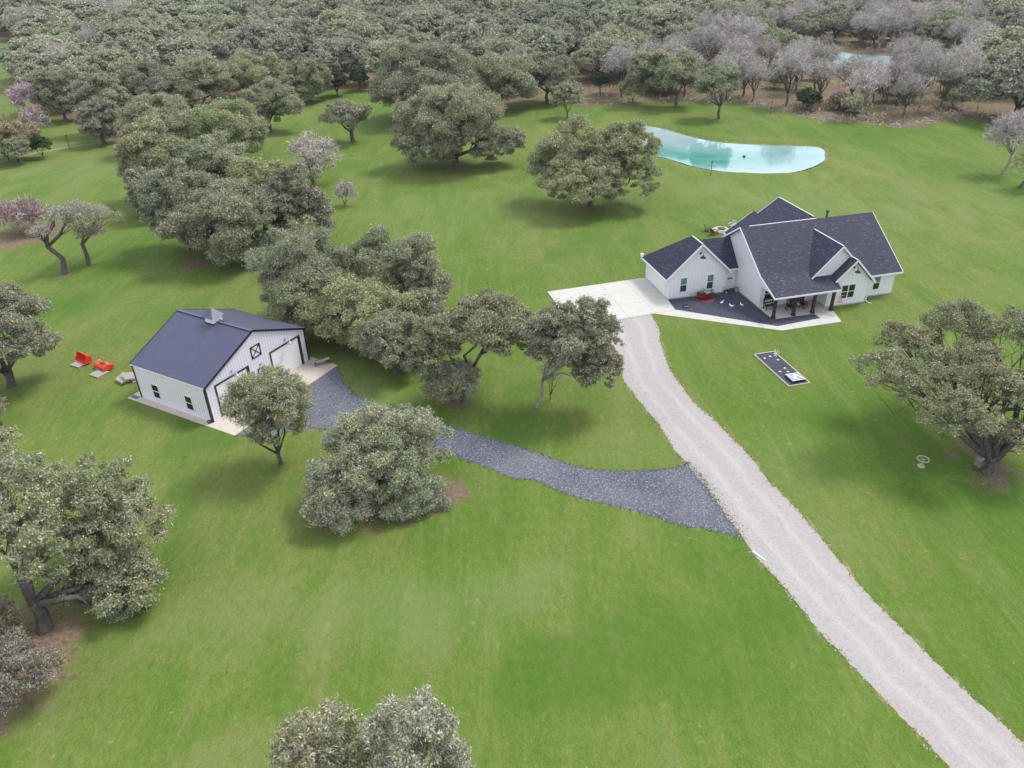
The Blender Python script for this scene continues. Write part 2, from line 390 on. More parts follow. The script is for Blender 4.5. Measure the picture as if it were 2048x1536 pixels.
def sheet(name, poly, z, mat, label=None, kind='structure', thick=0.):
    bm = bmesh.new(); vs = [bm.verts.new((x, y, z)) for x, y in poly]; f = bm.faces.new(vs)
    if f.normal.z < 0: f.normal_flip()
    bm.normal_update()
    if f.normal.z < 0: f.normal_flip()
    if thick:
        r = bmesh.ops.extrude_face_region(bm, geom=[f]); 
        for g in r['geom']:
            if isinstance(g, bmesh.types.BMVert): g.co.z -= thick
        bmesh.ops.recalc_face_normals(bm, faces=bm.faces)
    bmesh.ops.triangulate(bm, faces=bm.faces[:], ngon_method='EAR_CLIP')
    me = bpy.data.meshes.new(name); bm.to_mesh(me); bm.free(); me.materials.append(MATS[mat])
    o = bpy.data.objects.new(name, me); COL.objects.link(o)
    return tag(o, label, None, None, kind)

# ------------------------------------------------------------------ outlines on the ground
ROAD_R = [(1302, 628), (1318, 658), (1320, 680), (1331, 713), (1339, 738), (1364, 773), (1388, 806), (1421, 833), (1446, 858), (1465, 878), (1487, 899),
          (1514, 932), (1544, 970), (1558, 982), (1614, 1042), (1668, 1108), (1738, 1191), (1813, 1266), (1883, 1336), (1958, 1406), (2048, 1487), (2230, 1650)]
ROAD_L = [(1900, 1536), (1846, 1477), (1775, 1406), (1713, 1340), (1639, 1262), (1573, 1179), (1510, 1112), (1486, 1077), (1416, 980), (1391, 951), (1373, 924),
          (1353, 907), (1333, 874), (1314, 844), (1290, 817), (1269, 790), (1247, 760), (1243, 729), (1222, 690), (1205, 662), (1196, 645)]
road_r = catmull(G2(ROAD_R), False, 4); road_l = catmull(G2([(2090, 1720)]+ROAD_L), False, 4)
road_poly = smooth_poly(road_r, .35, .05, False, 3) + smooth_poly(road_l, .35, .05, False, 4)
GR_U = [(674, 729), (690, 768), (733, 802), (800, 826), (862, 840), (911, 855), (966, 872), (1029, 891), (1101, 915), (1152, 932), (1194, 940), (1245, 942), (1300, 940), (1352, 936), (1376, 926)]
GR_L = [(1486, 1077), (1419, 1059), (1361, 1050), (1300, 1031), (1220, 1010), (1160, 997), (1114, 980), (1071, 961), (1025, 955), (970, 934), (906, 912), (840, 885), (760, 868), (690, 862), (640, 858), (600, 858), (540, 872), (476, 872)]
gr_poly = smooth_poly(catmull(G2(GR_U), False, 4), .4, .05, False, 5) + smooth_poly(catmull(G2([(1400, 950), (1440, 1012)]), False, 2), .5, .03, False, 8) \
    + smooth_poly(catmull(G2(GR_L), False, 4), .4, .05, False, 6)
POND = G2([(1182, 268), (1200, 262), (1230, 256), (1275, 251), (1310, 253), (1350, 263), (1390, 274), (1440, 283), (1500, 287), (1560, 290), (1620, 291), (1645, 296), (1650, 306), (1648, 320), (1625, 332), (1590, 342),
           (1540, 345), (1480, 343), (1430, 339), (1380, 329), (1330, 314), (1290, 308), (1240, 300), (1195, 285)])
pond = catmull(POND, True, 4)
POND2 = G2([(1535, 100), (1580, 92), (1650, 98), (1720, 108), (1800, 112), (1870, 120), (1915, 135), (1900, 152), (1840, 160), (1760, 158), (1690, 148), (1620, 138), (1560, 128)])
pond2 = catmull(POND2, True, 4)
LITTER = [G2([(1010, 212), (1060, 203), (1110, 197), (1165, 212), (1250, 208), (1330, 203), (1480, 208), (1560, 222), (1650, 243), (1730, 247), (1790, 255), (1830, 257), (1870, 243), (1950, 236), (1985, 250), (2100, 262), (2500, 270), (2700, -40), (-600, -20),
            (-300, 60), (0, 75), (25, 100), (15, 140), (25, 170), (70, 215), (150, 247), (200, 288), (240, 300), (420, 255), (520, 200), (640, 183), (720, 180), (870, 185)])]
DITCH = G2([(1640, 338), (1665, 352), (1700, 378), (1730, 405), (1760, 440), (1775, 462)])
TRACK = G2([(-150, 372), (0, 325), (70, 306), (150, 292), (235, 283)])

# ------------------------------------------------------------------ ground
def ground():
    def axis(lo, a, b, hi, fine, coarse):
        return np.concatenate([np.arange(lo, a, coarse), np.arange(a, b, fine), np.arange(b, hi+coarse, coarse)])
    xs = axis(-900, -110, 130, 900, .9, 10.); ys = axis(-60, 12, 320, 1300, .9, 12.)
    X, Y = np.meshgrid(xs, ys); P = np.stack([X.ravel(), Y.ravel()], 1)
    z = np.zeros(len(P))
    for pl, dep in ((pond, 1.2), (pond2, .9)):
        bb = np.array(pl); m = (P[:, 0] > bb[:, 0].min()-8) & (P[:, 0] < bb[:, 0].max()+8) & (P[:, 1] > bb[:, 1].min()-8) & (P[:, 1] < bb[:, 1].max()+8)
        Q = P[m]; s = dist_poly(Q, pl)*np.where(in_poly(Q, pl), -1, 1)
        z[m] = np.where(s < .5, -dep*np.clip((.5-s)/3., 0, 1)**.7, np.clip(z[m]+.25*np.exp(-((s-2.5)/1.6)**2), 0, 1))
    m = (P[:, 0] > 20) & (P[:, 0] < 100) & (P[:, 1] > 60) & (P[:, 1] < 150)
    dd = dist_poly(P[m], DITCH, False); z[m] -= .35*np.exp(-(dd/.9)**2)
    lit = np.zeros(len(P)); wear = np.zeros(len(P))
    for pl in LITTER:
        s = dist_poly(P, pl)*np.where(in_poly(P, pl), 1, -1); lit = np.maximum(lit, np.clip(.5+s/5., 0, 1))
    for (px, py, r, a) in [(90, 1262, 3.4, .62), (10, 1330, 5.5, .75), (760, 985, 4.6, .78), (660, 1010, 3.2, .72), (860, 985, 3.2, .70), (560, 932, .8, .55), (130, 550, 1.2, .7), (181, 530, .8, .6),
                           (905, 800, 2.4, .62), (1070, 818, .7, .6), (860, 730, 2., .5), (600, 640, 5., .62), (1975, 950, 3.2, .6), (1930, 900, 3, .55), (1180, 412, 3., .6), (915, 334, 4., .6), (45, 470, 6., .85),
                           (420, 520, 5, .6), (700, 700, 3, .55), (1560, 692, 2.0, .52), (1430, 485, 2.2, .62), (1470, 475, 2.5, .62), (1440, 500, 2.2, .6), (150, 560, .8, .6), (640, 1500, 4, .55), (1740, 870, 2, .42), (1330, 700, .9, .6), (1480, 905, 1.3, .62), (1365, 925, 1.3, .6)]:
        c = G(px, py)[:2]; d = np.hypot(P[:, 0]-c[0], P[:, 1]-c[1]); lit = np.maximum(lit, a*np.exp(-(d/r)**2*.7))
    dt = dist_poly(P, TRACK, False); wear = np.maximum(wear, .75*np.exp(-(dt/1.1)**2))
    near = P[:, 1] < 90
    for pl, ww in ((road_poly, .62), (gr_poly, .55)):
        s = dist_poly(P[near], pl[::4]); wear[near] = np.maximum(wear[near], ww*np.exp(-(s/.5)**2))
    s = dist_poly(P, pond); wear = np.maximum(wear, .70*np.exp(-(s/1.0)**2))
    for (px, py, r, a) in [(660, 790, 2.0, .45), (720, 780, 2.4, .45), (1060, 1480, .9, .5), (1075, 1390, .7, .5), (850, 1310, .3, .5), (200, 790, 1.2, .5), (170, 740, 1.2, .5), (255, 770, 1.5, .55), (545, 1060, .8, .4), (430, 1120, .9, .4)]:
        c = G(px, py)[:2]; d = np.hypot(P[:, 0]-c[0], P[:, 1]-c[1]); wear = np.maximum(wear, a*np.exp(-(d/r)**2))
    lush = np.zeros(len(P))
    for (px, py, ra, rb, an, a) in [(1150, 1330, 9, 3.2, 8, 1), (1330, 1270, 7, 2.2, 8, .8), (1250, 1160, 6, 1.8, 12, .6), (1050, 1180, 8, 2.2, 8, -.8), (1180, 1440, 8, 1.6, 4, -.7), (900, 1290, 5, 2, 0, -.6), (1300, 1400, 8, 1.5, 5, .8), (650, 1200, 9, 4, 20, -.5),
                                     (1960, 1010, 6, 4, 30, 1), (1850, 1300, 9, 4, -40, .5), (1500, 900, 6, 3, -50, -.4), (1600, 830, 9, 3, 0, .5), (420, 880, 7, 3, -25, .6), (820, 1100, 9, 3, 10, .5), (200, 620, 14, 6, 0, .5), (1300, 480, 16, 7, 10, .6), (1000, 420, 22, 9, 10, -.6),
                                     (1800, 420, 18, 9, 0, -.6), (1500, 390, 20, 5, 0, -.5), (120, 340, 30, 9, 0, -.6), (1450, 700, 5, 3, 0, .5), (1200, 900, 8, 3, 20, -.4), (720, 790, 5, 3, -30, -.9), (1000, 880, 6, 2, 0, .6), (1900, 700, 9, 5, 0, .4), (1750, 260, 25, 8, 0, .5)]:
        c = G(px, py)[:2]; t = R_(an); dx, dy = P[:, 0]-c[0], P[:, 1]-c[1]; u = (dx*math.cos(t)+dy*math.sin(t))/ra; w = (-dx*math.sin(t)+dy*math.cos(t))/rb
        lush += a*np.exp(-(u*u+w*w))
    nx, ny = len(xs), len(ys); i = np.arange(nx*ny).reshape(ny, nx)
    F = np.stack([i[:-1, :-1], i[:-1, 1:], i[1:, 1:], i[1:, :-1]], -1).reshape(-1, 4)
    me = bpy.data.meshes.new('ground'); me.vertices.add(len(P)); me.vertices.foreach_set('co', np.column_stack([P, z]).ravel())
    me.loops.add(F.size); me.loops.foreach_set('vertex_index', F.ravel().astype(np.int32)); me.polygons.add(len(F))
    me.polygons.foreach_set('loop_start', np.arange(0, F.size, 4, dtype=np.int32)); me.update(calc_edges=True)
    for nm, arr in (('litter', lit), ('wear', wear), ('lush', lush)):
        a = me.attributes.new(nm, 'FLOAT', 'POINT'); a.data.foreach_set('value', arr.astype(np.float32))
    me.polygons.foreach_set('use_smooth', np.ones(len(F), bool)); me.materials.append(MATS['lawn'])
    o = bpy.data.objects.new('ground', me); COL.objects.link(o); tag(o, kind='structure')
ground()
sheet('pond_water', [tuple(p) for p in smooth_poly(pond, 1., .12, True, 9)], -.16, 'pond_water', 'turquoise pond water in the lawn')
sheet('far_pond_water', pond2, -.12, 'pond_water', 'pale pond water among the bare trees')
def road_mat():
    m, n, b = new_mat('limestone_road'); v = mapping(n); uvn = mapping(n, coord='UV'); s = N(n, 'ShaderNodeSeparateXYZ'); n.links.new(uvn, s.inputs[0])
    x = noise(n, 3.5, 6, .75, v); c = ramp(n, x.outputs[0], [(.25, (.325, .300, .290)), (.5, (.38, .354, .344)), (.75, (.435, .410, .400))]).outputs[0]
    # two compacted wheel tracks, loose stones between them and at the sides
    w = noise(n, .35, 3, .5, v); u = math_(n, 'ADD', s.outputs[0], math_(n, 'MULTIPLY', math_(n, 'SUBTRACT', w.outputs[0], .5), .22))
    t = math_(n, 'ABSOLUTE', math_(n, 'SUBTRACT', math_(n, 'ABSOLUTE', math_(n, 'SUBTRACT', u, .5)), .2))
    tr = ramp(n, t, [(.0, (.75, .75, .75)), (.10, (0, 0, 0))]); ln = noise(n, 1., 4, .6, mapping(n, (14, 1.2, 1), 0, 'UV'))
    c = mix(n, math_(n, 'MULTIPLY', tr.outputs[0], ln.outputs[0]), c, (.52, .485, .475))
    st = noise(n, 1.1, 5, .75, mapping(n, (3.2, .9, 1), 0, 'UV'), .8)
    c = mix(n, ramp(n, st.outputs[0], [(.54, (0, 0, 0)), (.66, (.55, .55, .55))]).outputs[0], c, (.335, .305, .31))
    bl = noise(n, .9, 6, .8, v, 1.); c = mix(n, ramp(n, bl.outputs[0], [(.57, (0, 0, 0)), (.64, (.5, .5, .5))]).outputs[0], c, (.31, .285, .29))
    vo = N(n, 'ShaderNodeTexVoronoi'); vo.inputs['Scale'].default_value = 22; n.links.new(v, vo.inputs['Vector'])
    sp = N(n, 'ShaderNodeSeparateColor'); n.links.new(vo.outputs['Color'], sp.inputs[0])
    c = mix(n, ramp(n, sp.outputs[0], [(.8, (0, 0, 0)), (1, (.5, .5, .5))]).outputs[0], c, (.50, .475, .475)); c = mix(n, ramp(n, sp.outputs[1], [(.82, (0, 0, 0)), (1, (.55, .55, .55))]).outputs[0], c, (.24, .22, .21))
    e = math_(n, 'ABSOLUTE', math_(n, 'SUBTRACT', s.outputs[0], .5)); em = math_(n, 'ADD', e, math_(n, 'MULTIPLY', math_(n, 'SUBTRACT', noise(n, 1.6, 6, .8, v).outputs[0], .5), .16))
    c = mix(n, ramp(n, em, [(.43, (0, 0, 0)), (.50, (.65, .65, .65))]).outputs[0], c, (.40, .335, .265))
    n.links.new(c, b.inputs['Base Color']); b.inputs['Roughness'].default_value = .95; b.inputs['Specular IOR Level'].default_value = .2; bump(n, b, x.outputs[0], .5, .05); MATS['limestone_road'] = m
road_mat()
def resample(P, n):
    P = np.array(P); L = np.concatenate([[0], np.cumsum(np.linalg.norm(np.diff(P, axis=0), axis=1))]); t = np.linspace(0, L[-1], n)
    return np.column_stack([np.interp(t, L, P[:, 0]), np.interp(t, L, P[:, 1])]), L[-1]
def road():
    n = 420; Rr, L = resample(road_r, n); Ll, _ = resample(road_l[::-1], n); q = np.random.default_rng(3); K = 7; vs = []; uv = []; fs = []
    j1 = np.convolve(q.normal(size=n+8), np.ones(3)/3, 'same')[4:-4]*.05; j2 = np.convolve(q.normal(size=n+8), np.ones(3)/3, 'same')[4:-4]*.05
    for i in range(n):
        d = (Rr[i]-Ll[i]); w = np.linalg.norm(d); d = d/w
        for k in range(K):
            t = k/(K-1); p = Ll[i]*(1-t)+Rr[i]*t
            if k == 0: p = p+d*j1[i]
            if k == K-1: p = p+d*j2[i]
            vs.append((p[0], p[1], .010)); uv.append((t, i/n*L/6.))
    for i in range(n-1):
        for k in range(K-1): fs.append((i*K+k, (i+1)*K+k, (i+1)*K+k+1, i*K+k+1))
    o = MB().add(vs, fs).build('driveway', 'limestone_road'); LY = o.data.uv_layers.new(name='UVMap')
    if o.data.polygons[0].normal.z < 0: o.data.flip_normals()
    for l in o.data.loops: LY.data[l.index].uv = uv[l.vertex_index]
    tag(o, 'white crushed limestone driveway', kind='structure')
road()
sheet('gravel_road', gr_poly, .006, 'black_gravel', 'dark grey gravel lane from the driveway to the barn')


# ------------------------------------------------------------------ the farmhouse
HO = np.array([17.495, 76.890, 0]); HY = R_(13.3287)
hu = np.array([math.cos(HY), math.sin(HY), 0]); hv = np.array([-hu[1], hu[0], 0])
def HP(a, b, z=0): return tuple(HO + a*hu + b*hv + np.array([0, 0, z]))
def hpoly(pts): return [HP(a, b)[:2] for a, b in pts]
sheet('concrete_apron', hpoly([(-12.14, 5.86), (-12.05, -3.2), (-8.2, -3.13), (-2.75, -2.91), (-.3, -2.62), (-.02, -.02), (-.02, 6.3)]), .055, 'concrete', 'pale concrete parking apron beside the garage', thick=.1)
sheet('concrete_path', hpoly([(-2.75, -2.915), (7.98, -10.2), (14.84, -10.19), (15.5, -7.78), (13.2, -7.78), (13.27, -8.87), (8.05, -9.25), (-.3, -2.625)]), .05, 'concrete', 'narrow pale concrete path round the gravel court', thick=.1)
sheet('gravel_court', hpoly([(-.28, -2.58), (0, -.06), (6.82, -.06), (6.82, .7), (8.42, .7), (8.42, -7.72), (13.18, -7.72), (13.24, -8.82), (8.02, -9.2)]), .03, 'court_gravel', 'dark blue grey gravel court in front of the house')

house = empty('farmhouse', HO, HY, 'white board and batten farmhouse with dark shingle roofs and a front porch', 'house')
S = .667
def zf(b): return 7.25-S*(.6-b)
def walls():
    t = .16
    m = MB()
    m.prism([(0, 0), (6.8, 0), (6.8, 2.80), (3.4, 6.02), (0, 2.80)], 1, 0, 2.35)             # x,z profile along y
    m.box(.002, 6.798, 2.35, 6.4, 0, 2.72)
    m.build('garage_wall', 'siding', house)
    m = MB(); m.box(6.8, 8.45, .75, 5.3, 0, 2.75); m.build('link_wall', 'siding', house)
    m = MB()
    m.prism([(-4.7, 0), (-4.7, zf(-4.7)-t), (.6, 7.25-t), (4.05, 7.25-S*3.45-t), (4.05, 0)], 0, 8.45, 11)
    m.prism([(-4.7, 0), (-4.7, zf(-4.7)-t), (.6, 7.25-t), (6.5, 7.25-S*5.9-t), (6.5, 0)], 0, 11, 24.15)
    m.box(19.6, 24.152, -5.6, -4.7, 0, zf(-5.6)-t)
    m.prism([(15.19, 0), (19.97, 0), (19.97, 2.85), (17.81, 5.0), (15.19, 2.40)], 1, -6.7, -4.9)
    m.prism([(13.75, 3.2), (19.9, 2.9), (19.95, 2.92), (16.53, 6.36), (13.7, 3.42)], 1, -5.75, -4.5)
    m.prism([(11.7, 0), (23.3, 0), (23.3, 3.2), (17.5, 7.05), (11.7, 3.2)], 1, 6.4, 8.3)
    # wall that carries the roof edge over the open porch side
    m.prism([(-4.7, 2.43), (-7.62, 2.40), (-7.62, 2.48), (-4.8, zf(-4.8)-t), (-4.7, zf(-4.7)-t)], 0, 8.45, 8.62)
    m.build('main_wall', 'siding', house)
    m = MB(); m.box(8.62, 15.6, -7.66, -7.48, 2.28, 2.47); m.build('porch_beam', 'trim', house)
walls()
def roofs():
    T = .11; m = MB()
    m.slab([(8.1, .6, 7.25), (24.5, .6, 7.25), (24.5, -6.16, zf(-6.16)), (19.2, -6.16, zf(-6.16)), (19.2, -4.8, zf(-4.8)), (8.1, -4.8, zf(-4.8))][::-1], T)
    m.slab([(8.1, -4.8, zf(-4.8)-.002), (16.3, -4.8, zf(-4.8)-.002), (15.86, -7.9, 2.55), (8.1, -7.9, 2.55)][::-1], T)
    zb = lambda b: 7.25-S*(b-.6)
    m.slab([(8.1, .602, 7.25), (24.5, .602, 7.25), (24.5, 6.9, zb(6.9)), (11, 6.9, zb(6.9)), (11, 4.2, zb(4.2)), (8.1, 4.2, zb(4.2))], T)
    # back wing
    zw = lambda a: 7.25-S*abs(17.5-a)
    m.slab([(17.5, .62, 7.255), (17.5, 8.56, 7.255), (14.95, 8.5, zw(14.95)), (14.95, 9.5, zw(14.95)), (11.35, 9.5, zw(11.35)), (11.35, 6.75, zw(11.35))], T)
    m.slab([(17.502, .62, 7.255), (17.502, 8.56, 7.255), (23.65, 8.56, zw(23.65)), (23.65, 6.75, zw(23.65))], T)
    m.build('main_roof', 'shingles', house)
    m = MB()
    dl = lambda a: 6.53-1.03*(16.53-a)
    m.slab([(16.53, -6.02, 6.53), (16.53, -.45, 6.53), (13.42, -5.12, dl(13.42)), (13.42, -6.02, dl(13.42))], T)
    dr = lambda a: 6.53-1.01*(a-16.53)
    m.slab([(16.532, -6.02, 6.53), (16.532, -.45, 6.53), (20.32, -6.18, dr(20.32)), (20.55, -6.18, dr(20.55)), (20.55, -7.05, dr(20.55)), (17.83, -7.05, dr(17.83)), (17.83, -6.02, dr(17.83))], T)
    m.build('dormer_roof', 'shingles', house)
    m = MB()
    m.slab([(17.83, -7.05, 5.21), (17.83, -5.74, 5.21), (15.66, -5.74, 3.06), (15.66, -7.05, 3.06)], T); m.build('gable_roof', 'shingles', house)
    m = MB()
    g = lambda a: 6.2-.95*abs(a-3.4)
    m.slab([(3.4, -.35, 6.2), (3.4, 2.4, 6.2), (-.49, 6.8, g(-.49)), (-.49, -.35, g(-.49))], T)
    m.slab([(3.402, -.35, 6.2), (3.402, 2.4, 6.2), (7.29, 6.8, g(7.29)), (7.29, -.35, g(7.29))], T)
    m.slab([(3.4, 2.404, 6.198), (-.49, 6.804, g(-.49)), (7.29, 6.804, g(7.29))], T)
    m.build('garage_roof', 'shingles', house)
    m = MB()
    m.slab([(4.2, 3., 5.36), (8.44, 3., 5.36), (8.44, .3, 2.58), (6.6, .3, 2.58)], T)
    m.slab([(4.2, 3.002, 5.36), (8.44, 3.002, 5.36), (8.44, 5.7, 2.58), (6.6, 5.7, 2.58)], T)
    m.build('link_roof', 'shingles', house)
    # white fascia boards
    m = MB(); F = lambda p, q: m.beam(p, q, .04, .19)
    o = .02
    for p, q in [((8.08, -7.93, 2.46), (15.88, -7.93, 2.46)), ((20.3, -6.19, zf(-6.16)-.09), (24.52, -6.19, zf(-6.16)-.09)),
                 ((8.08, .6, 7.19), (8.08, -4.8, zf(-4.8)-.06)), ((8.08, -4.8, zf(-4.8)-.06), (8.08, -7.92, 2.48)), ((8.08, .6, 7.19), (8.08, 4.24, zb(4.2)-.06)),
                 ((24.52, .6, 7.19), (24.52, -6.16, zf(-6.16)-.06)), ((24.52, .6, 7.19), (24.52, 6.9, zb(6.9)-.06)),
                 ((16.53, -6.04, 6.47), (13.40, -6.04, dl(13.40)-.06)), ((16.53, -6.04, 6.47), (17.9, -6.04, dr(17.9)-.06)),
                 ((17.81, -7.07, 5.15), (15.64, -7.07, 3.0)), ((17.83, -7.07, 5.15), (20.57, -7.07, dr(20.57)-.06)), ((20.57, -7.07, dr(20.57)-.08), (20.57, -6.2, dr(20.57)-.08)),
                 ((3.4, -.37, 6.14), (-.51, -.37, g(-.49)-.06)), ((3.4, -.37, 6.14), (7.31, -.37, g(7.29)-.06)),
                 ((-.51, -.37, g(-.49)-.08), (-.51, 6.82, g(-.49)-.08)), ((7.31, -.37, g(7.29)-.08), (7.31, .9, g(7.29)-.08)), ((-.51, 6.83, g(-.49)-.08), (7.3, 6.83, g(-.49)-.08)),
                 ((7.0, .28, 2.5), (8.44, .28, 2.5)), ((11.33, 6.9, 3.06), (11.33, 9.5, 3.06)), ((11.33, 9.52, 3.08), (14.95, 9.52, 5.45)), ((14.95, 8.55, 5.45), (17.5, 8.59, 7.18)), ((17.5, 8.59, 7.18), (23.67, 8.59, 3.06))]:
        F(p, q)
    m.build('fascia', 'trim', house)
    for p, q in [((9.2, .6, 7.27), (17.4, .6, 7.27)), ((16.53, -5.98, 6.55), (16.53, -.6, 6.55)), ((3.4, -.3, 6.22), (3.4, 2.3, 6.22)), ((17.5, 1.2, 7.275), (17.5, 8.5, 7.275)), ((17.83, -7.0, 5.23), (17.83, -6.1, 5.23))]:
        MB().beam(p, q, .09, .05).build('ridge_cap', 'trim', house)
roofs()
def window(parent, a0, a1, z0, z1, plane, axis=1, sgn=-1, mull=(), mats=('glass_blind', 'glass_low'), frame='trim', fw=.07):
    """window on a wall: axis 1 = wall of constant y, axis 0 = wall of constant x; sgn points outwards"""
    def bx(m, p0, p1, q0, q1, d0, d1):
        lo, hi = sorted((plane+sgn*d0, plane+sgn*d1))
        if axis == 1: m.box(p0, p1, lo, hi, q0, q1)
        else: m.box(lo, hi, p0, p1, q0, q1)
    m = MB(); zm = z0+(z1-z0)*.50
    bx(m, a0-fw, a1+fw, z1, z1+fw*1.3, .002, .055); bx(m, a0-fw*1.2, a1+fw*1.2, z0-fw, z0, .002, .075)
    bx(m, a0-fw, a0, z0, z1, .002, .05); bx(m, a1, a1+fw, z0, z1, .002, .05); bx(m, a0, a1, zm-.03, zm+.03, .004, .045)
    for c in mull: bx(m, c-.05, c+.05, z0, z1, .004, .048)
    w = m.build('window', frame, parent)
    g = MB(); bx(g, a0+.001, a1-.001, zm+.031, z1-.001, .003, .02); tag(g.build('pane', mats[0], w))
    g = MB(); bx(g, a0+.001, a1-.001, z0+.001, zm-.031, .003, .014); g.build('pane', mats[1], w)
    return w
window(house, 1.37, 2.10, .76, 2.36, 0); window(house, 4.58, 5.29, .72, 2.36, 0)
window(house, 16.82, 18.40, .84, 2.33, -6.7, mull=(17.61,), mats=('glass_dark', 'glass_dark'))
window(house, 21.58, 22.34, .80, 2.30, -5.6, mats=('glass_blind', 'glass_dark'))
window(house, 8.95, 9.75, .95, 2.15, -4.7, mats=('glass_dark', 'glass_dark')); window(house, 9.95, 10.95, .95, 2.15, -4.7, mats=('glass_dark', 'glass_dark'))
# entry
m = MB(); m.box(11.95, 12.07, -4.76, -4.702, .06, 2.3); m.box(13.93, 14.05, -4.76, -4.702, .06, 2.3); m.box(11.95, 14.05, -4.765, -4.702, 2.3, 2.42)
df = m.build('door_frame', 'trim', house)
m = MB(); m.box(12.08, 12.98, -4.745, -4.703, .07, 2.29); m.box(13.02, 13.92, -4.745, -4.703, .07, 2.29); d = m.build('door', 'dark_wood', df)
m = MB(); 
for a in (12.2, 13.14): m.box(a, a+.66, -4.752, -4.746, .9, 2.15)
m.build('pane', 'glass_dark', d)
# garage door on the side towards the apron
m = MB(); m.box(-.03, -.002, .95, 5.75, .06, 2.15)
for k in range(1, 4): m.box(-.038, -.031, .97, 5.73, .06+k*.522-.012, .06+k*.522+.012)
gd = m.build('garage_door', 'trim', house)
m = MB(); m.box(-.07, -.002, .83, .94, .05, 2.26); m.box(-.07, -.002, 5.76, 5.87, .05, 2.26); m.box(-.072, -.002, .83, 5.87, 2.261, 2.37); m.build('frame', 'trim', gd)
# porch
m = MB(); m.box(8.40, 15.5, -7.70, -6.74, -.02, .07); m.box(8.40, 15.18, -6.738, -4.72, -.02, .07); m.build('porch_floor', 'porch_concrete', house)
for a in (8.52, 10.86, 13.1, 15.32):
    m = MB(); m.box(a-.13, a+.13, -7.68, -7.42, .13, 2.40); m.box(a-.18, a+.18, -7.73, -7.37, .071, .30); m.box(a-.16, a+.16, -7.71, -7.39, 2.14, 2.27)
    m.build('porch_post', 'stained_wood', house)
def gooseneck(parent, base, dr, mat='black_paint', s=1.):
    """wall lamp: round plate, curved neck, bell shade; dr = outward unit vector in the wall's frame"""
    b = np.array(base, float); d = np.array(dr, float)
    m = MB(); m.beam(b+d*.004, b+d*.05, .16*s, .16*s)
    pts = []
    for k in range(9):
        t = k/8*math.pi*.98
        pts.append(b + d*(.05+.26*s*(1-math.cos(t))) + np.array([0, 0, .22*s*math.sin(t)]))
    m.tube(pts, [.02*s]*9, 6)
    l = m.build('wall_lamp', mat, parent)
    e = pts[-1]; MB().lathe((e[0], e[1], e[2]-.24*s), [(.25*s, 0), (.24*s, .03*s), (.15*s, .11*s), (.07*s, .19*s), (.04*s, .26*s)], 14).build('lamp_shade', mat, l, True)
    return l
gooseneck(house, (3.39, 0, 5.05), (0, -1, 0), s=1.25); gooseneck(house, (17.76, -6.7, 4.30), (0, -1, 0), s=1.25)
m = MB(); m.tube([(19.0, 1.05, 6.9), (19.0, 1.05, 7.75)], [.12, .12], 10); m.lathe((19.0, 1.05, 7.72), [(.2, 0), (.23, .06), (.23, .14), (.1, .2)], 10); m.build('chimney_pipe', 'green_moss', house)
m = MB(); m.box(-.66, -.32, 6.42, 6.76, 2.62, 3.0); m.build('corner_box', 'white_paint', house, bev=.02)
m = MB()
for p in ([(20.60, -6.98, 2.35), (20.05, -6.85, 2.1), (20.05, -6.78, .25), (20.2, -7.0, .08), (20.42, -7.35, .05)], [(7.33, -.2, 2.35), (6.9, -.08, 2.1), (6.9, -.08, .15), (7.0, -.35, .06)], [(15.4, -7.85, 2.4), (15.55, -7.45, 2.1), (15.55, -7.3, .1)]):
    MB().tube(p, [.045]*len(p), 6).build('downspout', 'trim', house)
# concrete footing showing under the boards
for q_ in ((-.035, 6.83, -.035, 6.42, -.1, .16), (15.17, 20.0, -6.735, -5.6, -.1, .15), (20.002, 24.18, -5.635, 6.53, -.1, .15), (8.418, 8.46, -4.68, 4.08, -.1, .15)): MB().box(*q_).build('footing', 'concrete', house)

# things on and round the porch
def facing(a, b, z, rz, *lab, name): return empty(name, HP(a, b, z), HY+rz, *lab)
def rocking_chair(a, b, rz, label):
    e = facing(a, b, .07, rz, label, 'rocking chair', 'rocking chairs on the porch', name='rocking_chair')
    m = MB()
    for k in range(5): m.box(-.26, .26, -.22+k*.095, -.14+k*.095, .40, .425)
    m.build('seat', 'black_paint', e)
    m = MB(); m.beam((-.25, .24, .40), (-.25, .42, 1.12), .04, .04); m.beam((.25, .24, .40), (.25, .42, 1.12), .04, .04)
    for k in range(6): m.beam((-.19+k*.076, .26, .45), (-.19+k*.076, .40, 1.05), .05, .015)
    m.beam((-.27, .41, 1.08), (.27, .41, 1.08), .03, .09); m.beam((-.27, .25, .45), (.27, .25, .45), .03, .06); m.build('backrest', 'black_paint', e)
    for x in (-.27, .27):
        m = MB(); m.box(x-.04, x+.04, -.28, .30, .60, .63); m.beam((x, -.22, .05), (x, -.22, .6), .04, .04); m.beam((x, .22, .05), (x, .26, .6), .04, .04); m.build('armrest', 'black_paint', e)
        m = MB(); pts = [(x, -.48+.12*k, .03+.0030*(k-4.5)**2*1.1) for k in range(10)]
        for p, q in zip(pts, pts[1:]): m.beam(p, q, .035, .045)
        m.build('rocker', 'black_paint', e)
    return e
rocking_chair(11.15, -6.25, R_(-15), 'black rocking chair left of the small porch table, half behind a post')
rocking_chair(12.95, -6.15, R_(20), 'black rocking chair right of the small porch table')
e = facing(12.05, -6.15, .07, R_(10), 'small white topped side table between the two black rocking chairs', 'side table', name='side_table')
m = MB(); m.box(-.3, .3, -.22, .22, .48, .51); m.build('table_top', 'white_paint', e)
for x in (-.25, .25):
    for y in (-.17, .17): MB().box(x-.02, x+.02, y-.02, y+.02, 0, .48).build('leg', 'black_paint', e)
e = facing(9.35, -5.35, .07, R_(8), 'black slatted bench with pale cut-out lettering on its back, by the porch end', 'bench', name='porch_bench')
